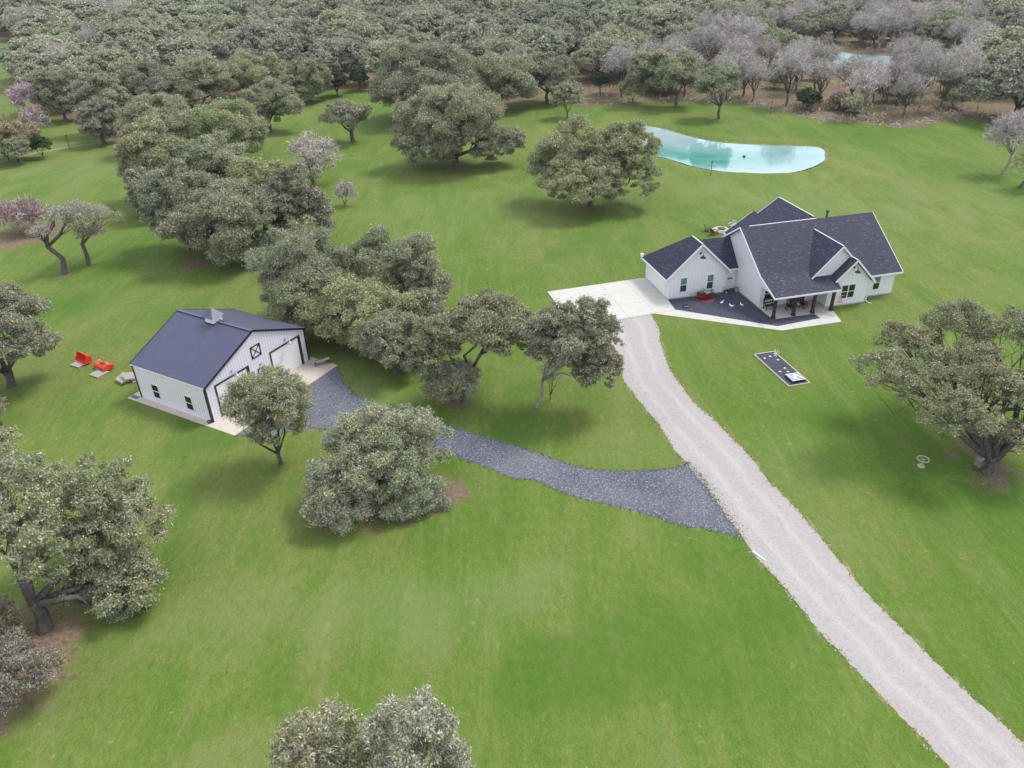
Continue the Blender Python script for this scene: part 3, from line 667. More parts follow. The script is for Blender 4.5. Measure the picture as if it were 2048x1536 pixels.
m = MB()
for k in range(4): m.box(-.62, .62, -.24+k*.12, -.14+k*.12, .42, .45)
m.build('seat', 'black_paint', e)
m = MB(); m.beam((-.6, .25, .45), (-.6, .36, 1.12), .06, .05); m.beam((.6, .25, .45), (.6, .36, 1.12), .06, .05); m.beam((-.62, .35, 1.08), (.62, .35, 1.08), .05, .12); m.beam((-.62, .29, .62), (.62, .29, .62), .05, .14); m.beam((-.57, .315, .84), (.57, .315, .84), .02, .42)
bk = m.build('backrest', 'black_paint', e)
m = MB()
for k, (x, w, h) in enumerate(((-.42, .05, .26), (-.34, .05, .18), (-.20, .06, .28), (-.10, .05, .2), (.02, .05, .28), (.14, .06, .28), (.25, .05, .2), (.36, .05, .28), (.44, .04, .16))):
    m.beam((x, .296-.02, .84-h/2), (x+.01, .296+.02, .84+h/2), w, .012)
m.build('lettering', 'white_paint', bk)
for x in (-.58, .58):
    for y in (-.22, .24): MB().box(x-.03, x+.03, y-.03, y+.03, 0, .42).build('leg', 'black_paint', e)
    MB().box(x-.035, x+.035, -.26, .28, .62, .655).build('armrest', 'black_paint', e)
# flag on the last post
e = facing(15.47, -7.72, 1.75, R_(-20), 'small striped flag with a blue corner hanging on a pole from the porch post', 'flag', name='porch_flag')
MB().tube([(0, 0, 0), (.55, -.75, .45)], [.016, .016], 6).build('pole', 'white_paint', e)
def flag_mat():
    m, n, b = new_mat('flag_cloth'); s = N(n, 'ShaderNodeSeparateXYZ'); n.links.new(mapping(n, coord='UV'), s.inputs[0])
    st = math_(n, 'GREATER_THAN', math_(n, 'FRACT', math_(n, 'MULTIPLY', s.outputs[1], 6.5)), .5)
    c = mix(n, st, (.50, .05, .07), (.85, .84, .84)); k = math_(n, 'MULTIPLY', math_(n, 'LESS_THAN', s.outputs[0], .42), math_(n, 'GREATER_THAN', s.outputs[1], .46))
    n.links.new(mix(n, k, c, (.03, .05, .19)), b.inputs['Base Color']); b.inputs['Roughness'].default_value = .8; MATS['flag_cloth'] = m
flag_mat()
def flag(e):
    p0 = np.array([.53, -.72, .43]); d = -p0/np.linalg.norm(p0); vs = []; fs = []; uv = []
    for i in range(9):
        for j in range(7):
            s = i/8; t = j/6; p = p0 + d*(1-t)*.55*1 + np.array([.15*math.sin(s*5+t*2)*s, .05*math.sin(s*4), -s*.85]); vs.append(p); uv.append((s, t))
    for i in range(8):
        for j in range(6): fs.append((i*7+j, i*7+j+1, (i+1)*7+j+1, (i+1)*7+j))
    o = MB().add(vs, fs).build('cloth', 'flag_cloth', e, True)
    L = o.data.uv_layers.new(name='UVMap')
    for l in o.data.loops: L.data[l.index].uv = uv[l.vertex_index]
flag(e)
# red cart with pots
e = facing(4.0, -.95, .03, R_(3), 'dark red wooden cart with long handles and flower pots, against the garage wall', 'cart', name='garden_cart')
m = MB(); m.box(-.75, .75, -.42, .42, .38, .44); m.box(-.75, .75, -.45, -.41, .30, .72); m.box(-.75, .75, .41, .45, .30, .72); m.box(-.78, -.74, -.45, .45, .30, .72); m.box(.74, .78, -.45, .45, .30, .72); m.build('body', 'brick_red', e)
for y in (-.38, .38): MB().tube([(-.7, y, .55), (-1.75, y*.9, .62)], [.035, .025], 6).build('handle', 'brick_red', e)
for y in (-.5, .5):
    m = MB(); n_ = 16
    for k in range(n_):
        a0, a1 = 2*math.pi*k/n_, 2*math.pi*(k+1)/n_
        m.beam((.15+.38*math.cos(a0), y, .39+.38*math.sin(a0)), (.15+.38*math.cos(a1), y, .39+.38*math.sin(a1)), .05, .05, (0, 1, 0))
    for k in range(6):
        a0 = math.pi*k/6; m.beam((.15-.36*math.cos(a0), y, .39-.36*math.sin(a0)), (.15+.36*math.cos(a0), y, .39+.36*math.sin(a0)), .03, .03, (0, 1, 0))
    m.build('wheel', 'brick_red', e)
def mulch():
    vs = []; c = []
    m = MB(); r = np.random.default_rng(5)
    prof = [(1.0, .0), (.9, .05), (.6, .10), (.2, .12)]
    m.lathe((0, 0, 0), prof, 18)
    m.v = [(x*1.05*(1+r.normal()*.05), y*.72*(1+r.normal()*.05), max(z, 0)) for x, y, z in m.v]
    o = m.build('mulch', 'brick_red', None); o.location = HP(4.05, -1.35, .032); o.rotation_euler = (0, 0, HY)
    tag(o, 'heap of dark red mulch under the red cart', 'mulch', kind='stuff')
mulch()
def pot(a, b, z, r, h, mat, leaf, label, sd):
    e = facing(a, b, z, 0, label, 'plant pot', name='plant_pot')
    MB().lathe((0, 0, 0), [(r*.7, 0), (r, h*.9), (r*1.08, h*.92), (r*1.08, h)], 12).build('pot', mat, e, False)
    m = MB(); rr = np.random.default_rng(sd)
    for k in range(50):
        d = rr.normal(size=3); d[2] = abs(d[2])+.3; d /= np.linalg.norm(d); p = np.array([0, 0, h]) + d*r*(1+rr.random()); q = rr.normal(size=3)*.05; w = rr.normal(size=3)*.05
        m.add([p-q, p-w, p+q, p+w], [(0, 1, 2, 3)])
    m.build('plant', leaf, e)
pot(3.55, -.95, .47, .15, .22, 'black_paint', 'scrub_leaf', 'black pot with a twiggy purple plant at the left of the red cart', 1)
pot(4.25, -.9, .47, .2, .25, 'white_paint', 'bare_twig', 'wide white pot of dry stems on the red cart', 2)
pot(4.85, -.75, .03, .2, .55, 'dark_wood', 'oak_leaf', 'tall dark pot standing at the right end of the red cart', 3)
pot(6.95, .0, .03, .26, .22, 'soot', 'bare_twig', 'low black pot in the corner beside the garage downspout', 4)
pot(8.2, -.35, .03, .16, .3, 'pale_stone', 'straw', 'small stone coloured pot against the tall side wall', 5) if False else pot(8.15, -.35, .03, .16, .3, 'pale_stone', 'scrub_leaf', 'small stone coloured pot against the tall side wall', 5)
# lettered box
e = facing(1.07, -2.45, .03, R_(-12), 'small black box with white marks on its front, on the gravel court', 'lettered box', name='lettered_box')
MB().box(-.33, .33, -.13, .13, 0, .34).build('box', 'black_paint', e, bev=.01)
m = MB()
for k in range(6):
    m.box(-.27+k*.095, -.21+k*.095, -.137, -.131, .10+.03*(k % 2), .24)
m.build('lettering', 'white_paint', e)
# three white birds on stakes
bd = None
for i, (a, b, rz, lab) in enumerate([(4.75, -3.35, 20, 'white metal yard bird on a stake, nearest the red cart'), (5.35, -4.45, -55, 'white metal yard bird tilted forward, middle of the three on the gravel court'), (6.5, -4.5, 100, 'white metal yard bird nearest the porch')]):
    if bd is None:
        e = facing(a, b, .03, R_(rz), lab, 'yard ornament', 'white yard birds on the gravel court', name='yard_bird')
        m = MB(); m.tube([(-.26, 0, .62), (-.14, 0, .52), (0, 0, .48), (.14, 0, .52), (.20, 0, .66), (.27, 0, .69)], [.015, .07, .10, .06, .03, .012], 8); m.add([(-.30, -.1, .66), (-.3, .1, .66), (-.12, 0, .53)], [(0, 1, 2)]); m.build('body', 'white_paint', e, True)
        MB().tube([(0, 0, -.02), (0, 0, .42)], [.012, .012], 5).build('stake', 'steel', e); bd = e
    else:
        e = copy_tree(bd); e.location = HP(a, b, .03); e.rotation_euler = (0, 0, HY+R_(rz)); tag(e, lab)
# bow shaped ornament on the link wall
e = facing(7.75, .70, 1.25, 0, 'dark bow shaped ornament hung on the link wall', 'wall ornament', name='wall_ornament')
m = MB(); m.tube([(-.3, -.03, .02), (-.15, -.03, .07), (0, -.03, 0), (.15, -.03, .06), (.32, -.03, -.03)], [.03, .08, .04, .09, .03], 8); m.build('ornament', 'dark_wood', e, True)

# flower bed with stars and slatted board
bed = empty('edged_gravel_bed', HP(3.8, -17, 0), HY, 'long black gravel bed edged with pale boards, alone on the lawn', 'garden bed')
m = MB(); m.box(-1.0, 1.0, -3.02, 2.98, -.02, .06); m.build('gravel', 'court_gravel', bed)
m = MB(); m.box(-1.08, -1.0, -3.1, 3.06, -.02, .13); m.box(1.0, 1.08, -3.1, 3.06, -.02, .13); m.box(-1.0, 1.0, -3.1, -3.02, -.02, .128); m.box(-1.0, 1.0, 2.98, 3.06, -.02, .128); m.build('edging', 'pale_stone', bed)
star0 = None
sl = ['at the end nearest the house, left', 'at the end nearest the house, centre', 'just right of the spinner pole', 'right of centre in the bed', 'left, nearest the striped board', 'right, nearest the striped board']
for (a, b, rz), wh in zip([(3.32, -14.89, 10), (4.01, -14.72, 40), (4.37, -15.53, 75), (4.15, -17.09, 20), (3.38, -17.53, 50), (4.08, -17.74, 5)], sl):
    m = MB()
    if star0 is None:
        n_ = 10; P = [(math.cos(2*math.pi*k/n_)*(.15 if k % 2 == 0 else .06), math.sin(2*math.pi*k/n_)*(.15 if k % 2 == 0 else .06)) for k in range(n_)]
        m.prism(P, 2, 0, .03)
        star0 = m.build('star', 'white_paint'); o = star0
    else: o = star0.copy(); COL.objects.link(o)
    o.location = HP(a, b, .062); o.rotation_euler = (0, 0, HY+R_(rz)); tag(o, 'white star lying on the black gravel bed, '+wh, 'star', 'white stars on the gravel bed')
e = facing(3.97, -19.05, .06, 0, 'raised box of white and black stripes at the near end of the gravel bed', 'striped board', name='striped_board')
m = MB(); m.box(-.66, .66, -.64, .64, 0, .20); m.build('box', 'black_trim', e)
m = MB()
for k in range(6): m.box(-.64, .64, -.60+k*.225, -.51+k*.225, .21, .24)
m.box(-.10, .05, -.30, .30, .245, .262); m.beam((.03, .1, .254), (.34, .34, .254), .08, .014); m.beam((-.1, -.2, .256), (-.38, -.36, .256), .08, .014); m.beam((-.05, .25, .258), (-.3, .42, .258), .07, .014)
m.build('stripes', 'white_paint', e)
e = facing(3.37, -16.58, .06, R_(-10), 'thin metal garden spinner with pale blades standing in the gravel bed', 'garden spinner', name='garden_spinner')
MB().tube([(0, 0, 0), (0, 0, 1.45)], [.022, .016], 6).build('pole', 'steel', e)
m = MB()
for k in range(8):
    t = 2*math.pi*k/8; c, s_ = math.cos(t), math.sin(t)
    m.add([(0, -.05, 1.45), (.30*c-.06*s_, -.06, 1.45+.30*s_+.06*c), (.34*c, -.03, 1.45+.34*s_), (.28*c+.06*s_, -.01, 1.45+.28*s_-.06*c)], [(0, 1, 2, 3)])
m.beam((0, 0, 1.45), (0, .4, 1.45), .02, .02); m.add([(0, .35, 1.32), (0, .58, 1.28), (0, .58, 1.62), (0, .35, 1.56)], [(0, 1, 2, 3)]); m.build('rotor', 'white_paint', e)

# fire pit and chairs behind the house
pit = empty('fire_pit', HP(15.6, 17.7, 0), HY, 'pale stone ring fire pit with a dark hollow, behind the house', 'fire pit')
m = MB()
for R1, R2, z0, z1 in ((1.25, .95, 0, .28), (.90, .70, .1, .42)):
    for k in range(6):
        a0, a1 = 2*math.pi*(k+.5)/6, 2*math.pi*(k+1.5)/6
        P = [(R1*math.cos(a0), R1*math.sin(a0)), (R1*math.cos(a1), R1*math.sin(a1)), (R2*math.cos(a1), R2*math.sin(a1)), (R2*math.cos(a0), R2*math.sin(a0))]
        m.prism(P, 2, z0, z1)
m.build('stone_ring', 'pale_stone', pit); MB().lathe((0, 0, 0), [(.68, 0), (.66, .16)], 12).build('ash_bed', 'soot', pit)
ad = None
def low_chair(name, mats, loc, rz, label):
    e = empty(name, loc, rz, label, 'garden chair', 'garden chairs at the fire pit')
    m = MB()
    for k in range(5): m.beam((-.26, -.28+k*.12, .38-k*.035), (.26, -.28+k*.12, .38-k*.035), .10, .02)
    m.build('seat', mats, e); m = MB()
    for k in range(5): m.beam((-.24+k*.12, .26, .22), (-.27+k*.135, .62, .98-.03*abs(k-2)), .10, .02)
    m.build('backrest', mats, e)
    for x in (-.33, .33):
        MB().box(x-.06, x+.06, -.4, .38, .56, .585).build('armrest', mats, e); MB().beam((x, -.33, 0), (x, -.33, .56), .05, .09).build('leg', mats, e); MB().beam((x, .5, 0), (x, -.1, .34), .04, .1).build('leg', mats, e)
    return e
low_chair('garden_chair', 'green_moss', HP(14.0, 18.3), HY+R_(60), 'tall dark green garden chair left of the fire pit')
low_chair('garden_chair', 'dark_wood', HP(14.1, 16.9), HY+R_(110), 'brown garden chair in front of the green one by the fire pit')
low_chair('garden_chair', 'pale_stone', HP(17.6, 18.6), HY+R_(-60), 'pale garden chair beyond the roof edge, right of the fire pit')

# ------------------------------------------------------------------ the barn
BO = np.array([-25.7896, 54.7139, 0]); BY = R_(60.3489)
bu = np.array([math.cos(BY), math.sin(BY), 0]); bv = np.array([-bu[1], bu[0], 0])
def BP(a, b, z=0): return tuple(BO + a*bu + b*bv + np.array([0, 0, z]))
BW, BL, BE, BR = 12.21, 9.13, 3.58, 6.18
sheet('barn_slab', [BP(a, b)[:2] for a, b in [(-.69, 10.2), (-.56, -3.16), (12.69, -3.15), (12.75, .4), (12.4, 10.3)]], .05, 'barn_concrete', 'pale concrete slab round the barn', thick=.1)
barn = empty('barn', BO, BY, 'white metal barn with black trim, dark ribbed roof and two roller doors', 'barn')
MB().prism([(0, .04), (BW, .04), (BW, BE-.05), (BW/2, BR-.06), (0, BE-.05)], 1, 0, BL).build('wall', 'panel', barn)
rs = (BR-BE)/(BW/2)
def broof(side):
    zz = lambda d: BR - rs*d
    m = MB(); sg = -1 if side == 0 else 1; L0, L1 = -.10, BL+.10; D = BW/2+.10
    X = lambda d: BW/2+sg*d
    m.slab([(X(0.002), L0, BR), (X(0.002), L1, BR), (X(D), L1, zz(D)), (X(D), L0, zz(D))], .045)
    k = 0; y = L0+.05
    while y < L1:
        m.beam((X(.12), y, zz(.12)+.012), (X(D-.01), y, zz(D-.01)+.012), .045, .03); y += .305
    return m.build('roof', 'metal_roof', barn)
broof(0); broof(1)
m = MB(); m.beam((BW/2-.11, -.12, BR-.01), (BW/2-.11, BL+.12, BR-.01), .24, .03, (0.36, 0, 1)); m.beam((BW/2+.11, -.12, BR-.01), (BW/2+.11, BL+.12, BR-.01), .24, .03, (-.36, 0, 1)); m.build('ridge_cap', 'metal_roof', barn)
for s_ in (0, 1):
    e0 = (-.1 if s_ == 0 else BW+.1); ze = BR-rs*(BW/2+.1)
    for y in (-.14, BL+.14): MB().beam((e0, y, ze-.07), (BW/2, y, BR-.07), .06, .19).build('rake_trim', 'black_trim', barn)
    xx = 0 if s_ == 0 else BW
    for y in (0, BL):
        dx = -.03 if s_ == 0 else .03; dy = -.03 if y == 0 else .03
        m = MB(); m.box(min(xx, xx+dx*1.2), max(xx, xx+dx*1.2), min(y+dy, y-dy*5), max(y+dy, y-dy*5), .05, BE-.12)
        m.box(min(xx-dx*5, xx+dx*.9), max(xx-dx*5, xx+dx*.9), min(y, y+dy*1.2), max(y, y+dy*1.2), .05, BE-.1); m.build('corner_trim', 'black_trim', barn)

MB().box(-.12, -.06, -.1, BL+.1, BE-.13, BE-.05).build('gutter', 'trim', barn); MB().box(BW+.06, BW+.12, -.1, BL+.1, BE-.13, BE-.05).build('gutter', 'trim', barn)
for a0, a1 in ((1.02, 4.94), (7.52, 11.46)):
    m = MB(); m.box(a0, a0+.14, -.05, -.002, .05, 3.06); m.box(a1-.30, a1, -.07, -.002, .05, 3.06); m.box(a0, a1, -.072, -.002, 3.06, 3.19); fr = m.build('roller_door_frame', 'black_trim', barn)
    m = MB(); zz = .06
    while zz < 3.0:
        m.box(a0+.141, a1-.301, -.022, -.003, zz, min(zz+.50, 3.055)); m.box(a0+.16, a1-.32, -.027, -.0225, zz+.06, min(zz+.42, 3.03)); zz += .508
    m.build('roller_door', 'white_paint', fr)
# small door between the two
m = MB(); m.box(5.84, 5.92, -.05, -.002, .05, 2.2); m.box(6.72, 6.80, -.05, -.002, .05, 2.2); m.box(5.84, 6.80, -.052, -.002, 2.2, 2.29); fr = m.build('door_frame', 'black_trim', barn)
m = MB(); m.box(5.921, 6.719, -.025, -.003, .06, 2.19); d = m.build('door', 'white_paint', fr); MB().box(6.6, 6.66, -.08, -.026, 1.0, 1.06).build('handle', 'black_trim', d)
# cross braced loft shutter
m = MB(); 
for p, q in [((5.56, 3.49), (5.56, 4.65)), ((6.60, 3.49), (6.60, 4.65))]: m.beam((p[0], -.03, p[1]), (q[0], -.03, q[1]), .04, .10, (1, 0, 0))
for z in (3.535, 4.605): m.beam((5.52, -.032, z), (6.64, -.032, z), .04, .10)
m.beam((5.60, -.028, 3.58), (6.56, -.028, 4.56), .03, .085); m.beam((5.60, -.026, 4.56), (6.56, -.026, 3.58), .03, .085)
sh = m.build('loft_shutter', 'black_trim', barn); MB().box(5.60, 6.56, -.012, -.003, 3.58, 4.56).build('panel', 'white_paint', sh)
for a, z in ((3.05, 3.55), (9.6, 3.55), (6.25, 2.62)): gooseneck(barn, (a, 0, z), (0, -1, 0), 'steel', 1.1)
for b0, b1 in ((2.06, 2.86), (6.28, 7.10)):
    window(barn, b0, b1, .66, 2.02, 0, axis=0, sgn=-1, mats=('glass_dark', 'glass_dark'), fw=.035)
# cupola
m = MB(); m.box(BW/2-.52, BW/2+.52, 4.06, 5.10, 5.8, 6.62); cp = m.build('cupola', 'trim', barn)
m = MB(); r_ = .72; c = (BW/2, 4.58)
m.add([(c[0]-r_, c[1]-r_, 6.60), (c[0]+r_, c[1]-r_, 6.60), (c[0]+r_, c[1]+r_, 6.60), (c[0]-r_, c[1]+r_, 6.60), (c[0], c[1], 7.36)], [(0, 3, 2, 1), (0, 1, 4), (1, 2, 4), (2, 3, 4), (3, 0, 4)]); m.build('roof', 'metal_roof', cp)
m = MB(); m.box(BW/2-.56, BW/2+.56, 4.02, 5.14, 5.75, 6.06); m.build('base_trim', 'black_trim', cp)
# bench on the slab
e = empty('slab_bench', BP(12.1, -1.75, .05), BY+R_(-38), 'rusty iron frame bench with a pale slatted seat, on the barn slab', 'bench')
m = MB()
for k in range(5): m.box(-.72, .72, -.22+k*.10, -.15+k*.10, .50, .53)
m.build('seat', 'pale_stone', e)
for x in (-.66, .66):
    m = MB(); m.box(x-.03, x+.03, -.25, -.19, 0, .5); m.box(x-.03, x+.03, .22, .28, 0, .5); m.box(x-.03, x+.03, -.19, .22, .16, .21); m.build('leg', 'rust_iron', e)
m = MB(); m.beam((-.63, -.22, .2), (.63, -.22, .2), .04, .05); m.beam((-.62, -.22, .48), (-.25, -.22, .2), .03, .04); m.beam((.62, -.22, .48), (.25, -.22, .2), .03, .04); m.beam((-.7, 0, .56), (.3, .05, .60), .05, .04); m.build('stretcher', 'rust_iron', e)
e = MB().box(-.42, .42, -.18, .18, 0, .03); 
for k in range(5): e.box(-.40+k*.165, -.26+k*.165, -.17, .17, .031, .045)
o = e.build('door_mat', 'mat_grey'); o.location = BP(-.28, 9.68, .052); o.rotation_euler = (0, 0, BY+R_(90)); tag(o, 'grey ribbed mat on the corner of the barn slab', 'mat')
o = MB().lathe((0, 0, 0), [(.12, 0), (.17, .26), (.15, .28)], 10).build('bucket', 'dark_wood'); o.location = BP(-.22, .18, .052); tag(o, 'small dark bucket at the near corner of the barn', 'bucket')

# pallets and tractor implements behind the barn
def pallet(loc, rz, label, w=1.2, d=1.05, n=7, tilt=0., group='pallets on the grass by the barn'):
    e = empty('pallet', loc, rz, label, 'pallet', group); e.rotation_euler = (tilt, 0, rz)
    m = MB(); st = w/n
    for k in range(n): m.box(-w/2+k*st+.02, -w/2+(k+1)*st-.03, -d/2, d/2, .12, .145)
    m.build('top_boards', 'grey_wood', e)
    for y in (-d/2+.05, 0, d/2-.05): MB().box(-w/2, w/2, y-.03, y+.03, .022, .12).build('stringer', 'grey_wood', e)
    m = MB()
    for k in (0, n//2, n-1): m.box(-w/2+k*st+.01, -w/2+(k+1)*st-.01, -d/2, d/2, 0, .021)
    m.build('bottom_boards', 'grey_wood', e); return e
pallet(BP(1.0, 16.45, .0), BY+R_(90), 'grey wooden pallet lying in front of the orange tiller', 1.3, 1.25)
pallet(BP(1.35, 19.95, .0), BY+R_(94), 'grey wooden pallet under the orange loader bucket', 1.3, 1.2, 6)
pallet(BP(1.95, 17.0, .0), BY+R_(88), 'worn pallet almost hidden under the orange tiller', 1.3, 1.1, 6)
pallet(BP(1.75, 13.75, .0), BY+R_(20), 'brown flat pallet at the left of the pallet pile', 1.2, 1.1, 6)
pallet(BP(1.75, 12.75, .30), BY+R_(68), 'pale pallet leaning on top of the pile beside the barn corner', 1.5, 1.4, 9, R_(14))
pallet(BP(1.25, 13.1, .12), BY+R_(80), 'dark pallet under the leaning pale one beside the barn corner', 1.3, 1.2, 7, R_(6))
pallet(BP(2.1, 12.2, .0), BY+R_(60), 'lowest pallet of the pile, nearest the barn corner', 1.3, 1.2, 7)
def bucket():
    e = empty('loader_bucket', BP(1.85, 19.95, .15), BY+R_(264), 'orange tractor loader bucket lying open side forward on a pallet', 'loader bucket')
    prof = [(-.42, .0), (-.40, .02), (.10, .03), (.34, .12), (.42, .34), (.38, .58), (.10, .78), (.08, .76), (.34, .55), (.38, .34), (.30, .15), (.08, .06)]
    W_ = .86
    m = MB(); n_ = len(prof); half = 6
    outer = [(-.45, 0), (.12, .0), (.36, .10), (.44, .34), (.38, .60), (.06, .82)]
    inner = [(.05, .785), (.345, .575), (.40, .34), (.33, .135), (.11, .04), (-.45, .03)]
    m.prism(outer+inner, 0, -W_, W_); m.build('shell', 'orange_steel', e)
    for x in (-W_-.03, W_):
        MB().prism(outer, 0, x, x+.03).build('side_plate', 'orange_steel', e)
    m = MB(); m.box(-W_, W_, -.52, -.452, -.005, .035); m.build('cutting_edge', 'steel', e)
bucket()
def tiller():
    e = empty('tractor_tiller', BP(1.95, 17.0, .15), BY+R_(86), 'orange tractor tiller with hitch frame, on a pallet', 'tiller')
    m = MB(); m.prism([(-.5, .12), (-.5, .30), (-.3, .46), (.3, .46), (.5, .28), (.5, .10), (.46, .10), (.46, .26), (.28, .42), (-.28, .42), (-.46, .28), (-.46, .12)], 0, -.9, .9); m.build('hood', 'orange_steel', e)
    for x in (-.93, .90): MB().prism([(-.5, 0), (.5, 0), (.5, .28), (.3, .47), (-.3, .47), (-.5, .30)], 0, x, x+.03).build('side_plate', 'orange_steel', e)
    m = MB(); m.beam((-.35, -.1, .46), (0, -.05, 1.0), .05, .05); m.beam((.35, -.1, .46), (0, -.05, 1.0), .05, .05); m.beam((0, -.05, 1.0), (0, .35, .47), .05, .05); m.box(-.45, .45, -.14, -.06, .462, .52); m.build('hitch_frame', 'orange_steel', e)
    m = MB(); m.box(-.14, .14, -.1, .18, .52, .72); m.box(-.8, -.55, -.12, .1, .462, .56); m.box(.5, .78, -.2, 0., .462, .55); m.tube([(-.1, .05, .6), (-.7, .0, .6)], [.05, .05], 8); m.build('gearbox', 'steel', e)
    m = MB(); m.tube([(-.88, 0, .2), (.88, 0, .2)], [.05, .05], 8)
    for k in range(9):
        t = k*1.1; x = -.8+k*.2; m.beam((x, -.2*math.cos(t), .2-.2*math.sin(t)), (x, .2*math.cos(t), .2+.2*math.sin(t)), .04, .02)
    m.build('tine_shaft', 'steel', e)
tiller()

# small things on the lawn and at the pond
e = empty('bird_bath', tuple(G(1842, 932)), 0, 'pale ring topped stand on the lawn left of the spreading oak', 'bird bath')
MB().lathe((0, 0, 0), [(.30, 0), (.28, .05), (.10, .14), (.05, .3), (.04, .62)], 12).build('stand', 'straw', e)
m = MB(); n_ = 20
for k in range(n_):
    a0, a1 = 2*math.pi*k/n_, 2*math.pi*(k+1)/n_; m.beam((.42*math.cos(a0), .42*math.sin(a0), .66), (.42*math.cos(a1), .42*math.sin(a1), .66), .09, .07)
m.box(-.4, .4, -.015, .015, .62, .64); m.box(-.015, .015, -.4, .4, .621, .639); m.build('ring', 'straw', e)
def t_post(px, py, h, label, mat='dark_wood', name='metal_post'):
    e = empty(name, tuple(G(px, py)), 0, label, 'post')
    MB().tube([(0, 0, -.05), (0, 0, h)], [.055, .045], 6).build('post', mat, e); m = MB(); m.box(-.16, .16, -.12, .12, h, h+.06); m.prism([(-.16, h+.061), (.16, h+.061), (0, h+.2)], 1, -.12, .12); m.build('cap', mat, e)
t_post(1541, 228, 2.4, 'thin dark post with a small cap between the pond and the bare wood', 'dark_wood')
t_post(1421, 352, 2.2, 'thin post standing on the near bank of the turquoise pond', 'rust_iron')
t_post(139, 296, 2.3, 'dark leaning post at the dirt track on the left', 'soot')
e = empty('pond_decoy', tuple(G(1270, 256, -.12)), R_(30), 'black and white goose on the far edge of the turquoise pond', 'goose')
m = MB(); m.tube([(-.7, 0, .34), (-.4, 0, .36), (0, 0, .34), (.35, 0, .36), (.55, 0, .5)], [.04, .2, .3, .22, .1], 10); b_ = m.build('body', 'white_paint', e, True)
m = MB(); m.tube([(.5, 0, .48), (.62, 0, .8), (.64, 0, 1.12), (.74, 0, 1.2), (.98, 0, 1.14)], [.11, .07, .07, .1, .03], 8); m.tube([(-.5, -.1, .5), (0, -.12, .58), (.25, -.1, .52)], [.05, .17, .08], 8); m.build('neck', 'black_paint', e, True)
e.name = 'pond_goose'
o = MB().lathe((0, 0, -.1), [(.05, 0), (.24, .1), (.27, .22), (.22, .34), (.05, .42)], 12).build('pond_float', 'black_paint', None, True); o.location = tuple(G(1488, 314, -.16)); tag(o, 'small dark float out on the turquoise pond', 'float')
e = empty('game_feeder', tuple(G(1955, 940)), R_(20), 'blue grey metal box feeder leaning by the spreading oak trunk', 'feeder')
m = MB(); m.box(-.3, .3, -.25, .25, .45, 1.05); m.prism([(-.34, 1.051), (.34, 1.051), (0, 1.3)], 1, -.28, .28); m.build('box', 'steel', e)
for x in (-.25, .25):
    for y in (-.2, .2): MB().box(x-.03, x+.03, y-.03, y+.03, -.05, .45).build('leg', 'dark_wood', e)
o = MB().tube([(0, 0, .04), (1.1, .1, .04)], [.05, .05], 8).build('marker_pipe', 'white_paint'); o.location = tuple(G(1505, 1103)); o.rotation_euler = (0, 0, R_(-62)); tag(o, 'short white pipe lying at the left edge of the driveway', 'pipe')

# ------------------------------------------------------------------ trees
def quads_mesh(name, C, T1, T2, mat):
    """many small separate leaf faces; C centres, T1/T2 half axes"""
    n = len(C); V = np.empty((n, 4, 3)); V[:, 0] = C-T1; V[:, 1] = C-T2*.9+T1*.1; V[:, 2] = C+T1; V[:, 3] = C+T2*1.1-T1*.1
    me = bpy.data.meshes.new(name); me.vertices.add(4*n); me.vertices.foreach_set('co', V.ravel())
    me.loops.add(4*n); me.loops.foreach_set('vertex_index', np.arange(4*n, dtype=np.int32)); me.polygons.add(n)
    me.polygons.foreach_set('loop_start', np.arange(0, 4*n, 4, dtype=np.int32)); me.update(calc_edges=True)
    me.materials.append(MATS[mat] if isinstance(mat, str) else mat); return me
def unit(v): return v/(np.linalg.norm(v, axis=-1, keepdims=True)+1e-9)
def leaves(clumps, size, dens, r, droop=-.45, scatter=.9):
    """clumps: (x,y,z,rad). leaf faces on small puffs that sit on every clump"""
    Cs, Ns, Ss = [], [], []
    for x, y, z, rad in clumps:
        k = max(9, int(15*rad**.8)); d = unit(r.normal(size=(k*2, 3))); d = d[d[:, 2] > droop][:k]
        sub = np.array([x, y, z]) + d*rad*np.array([.82, .82, .66])*(.55+.55*r.random((len(d), 1)))
        sr = rad*(.20+.26*r.random(len(d)))
        per = np.maximum(5, (dens*1.25*sr**2).astype(int)); idx = np.repeat(np.arange(len(d)), per)
        e = unit(r.normal(size=(len(idx), 3))); e[:, 2] = np.where(e[:, 2] < -.25, -e[:, 2]*.6, e[:, 2]); e = unit(e)
        q = sub[idx] + e*sr[idx][:, None]*(.50+.75*r.random((len(idx), 1))**1.4 + .9*r.random((len(idx), 1))**9)
        out = unit(.65*e + .5*d[idx] + np.array([0, 0, .25])); Cs.append(q); Ns.append(unit(out+scatter*unit(r.normal(size=e.shape))))
        Ss.append(size*(.55+.8*r.random(len(idx))))
    C = np.concatenate(Cs); Nn = np.concatenate(Ns); s = np.concatenate(Ss)[:, None]
    C[:, 2] = np.maximum(C[:, 2], .06)
    a = unit(np.cross(Nn, unit(r.normal(size=Nn.shape)))); b = np.cross(Nn, a)
    return C, a*s, b*s*.55
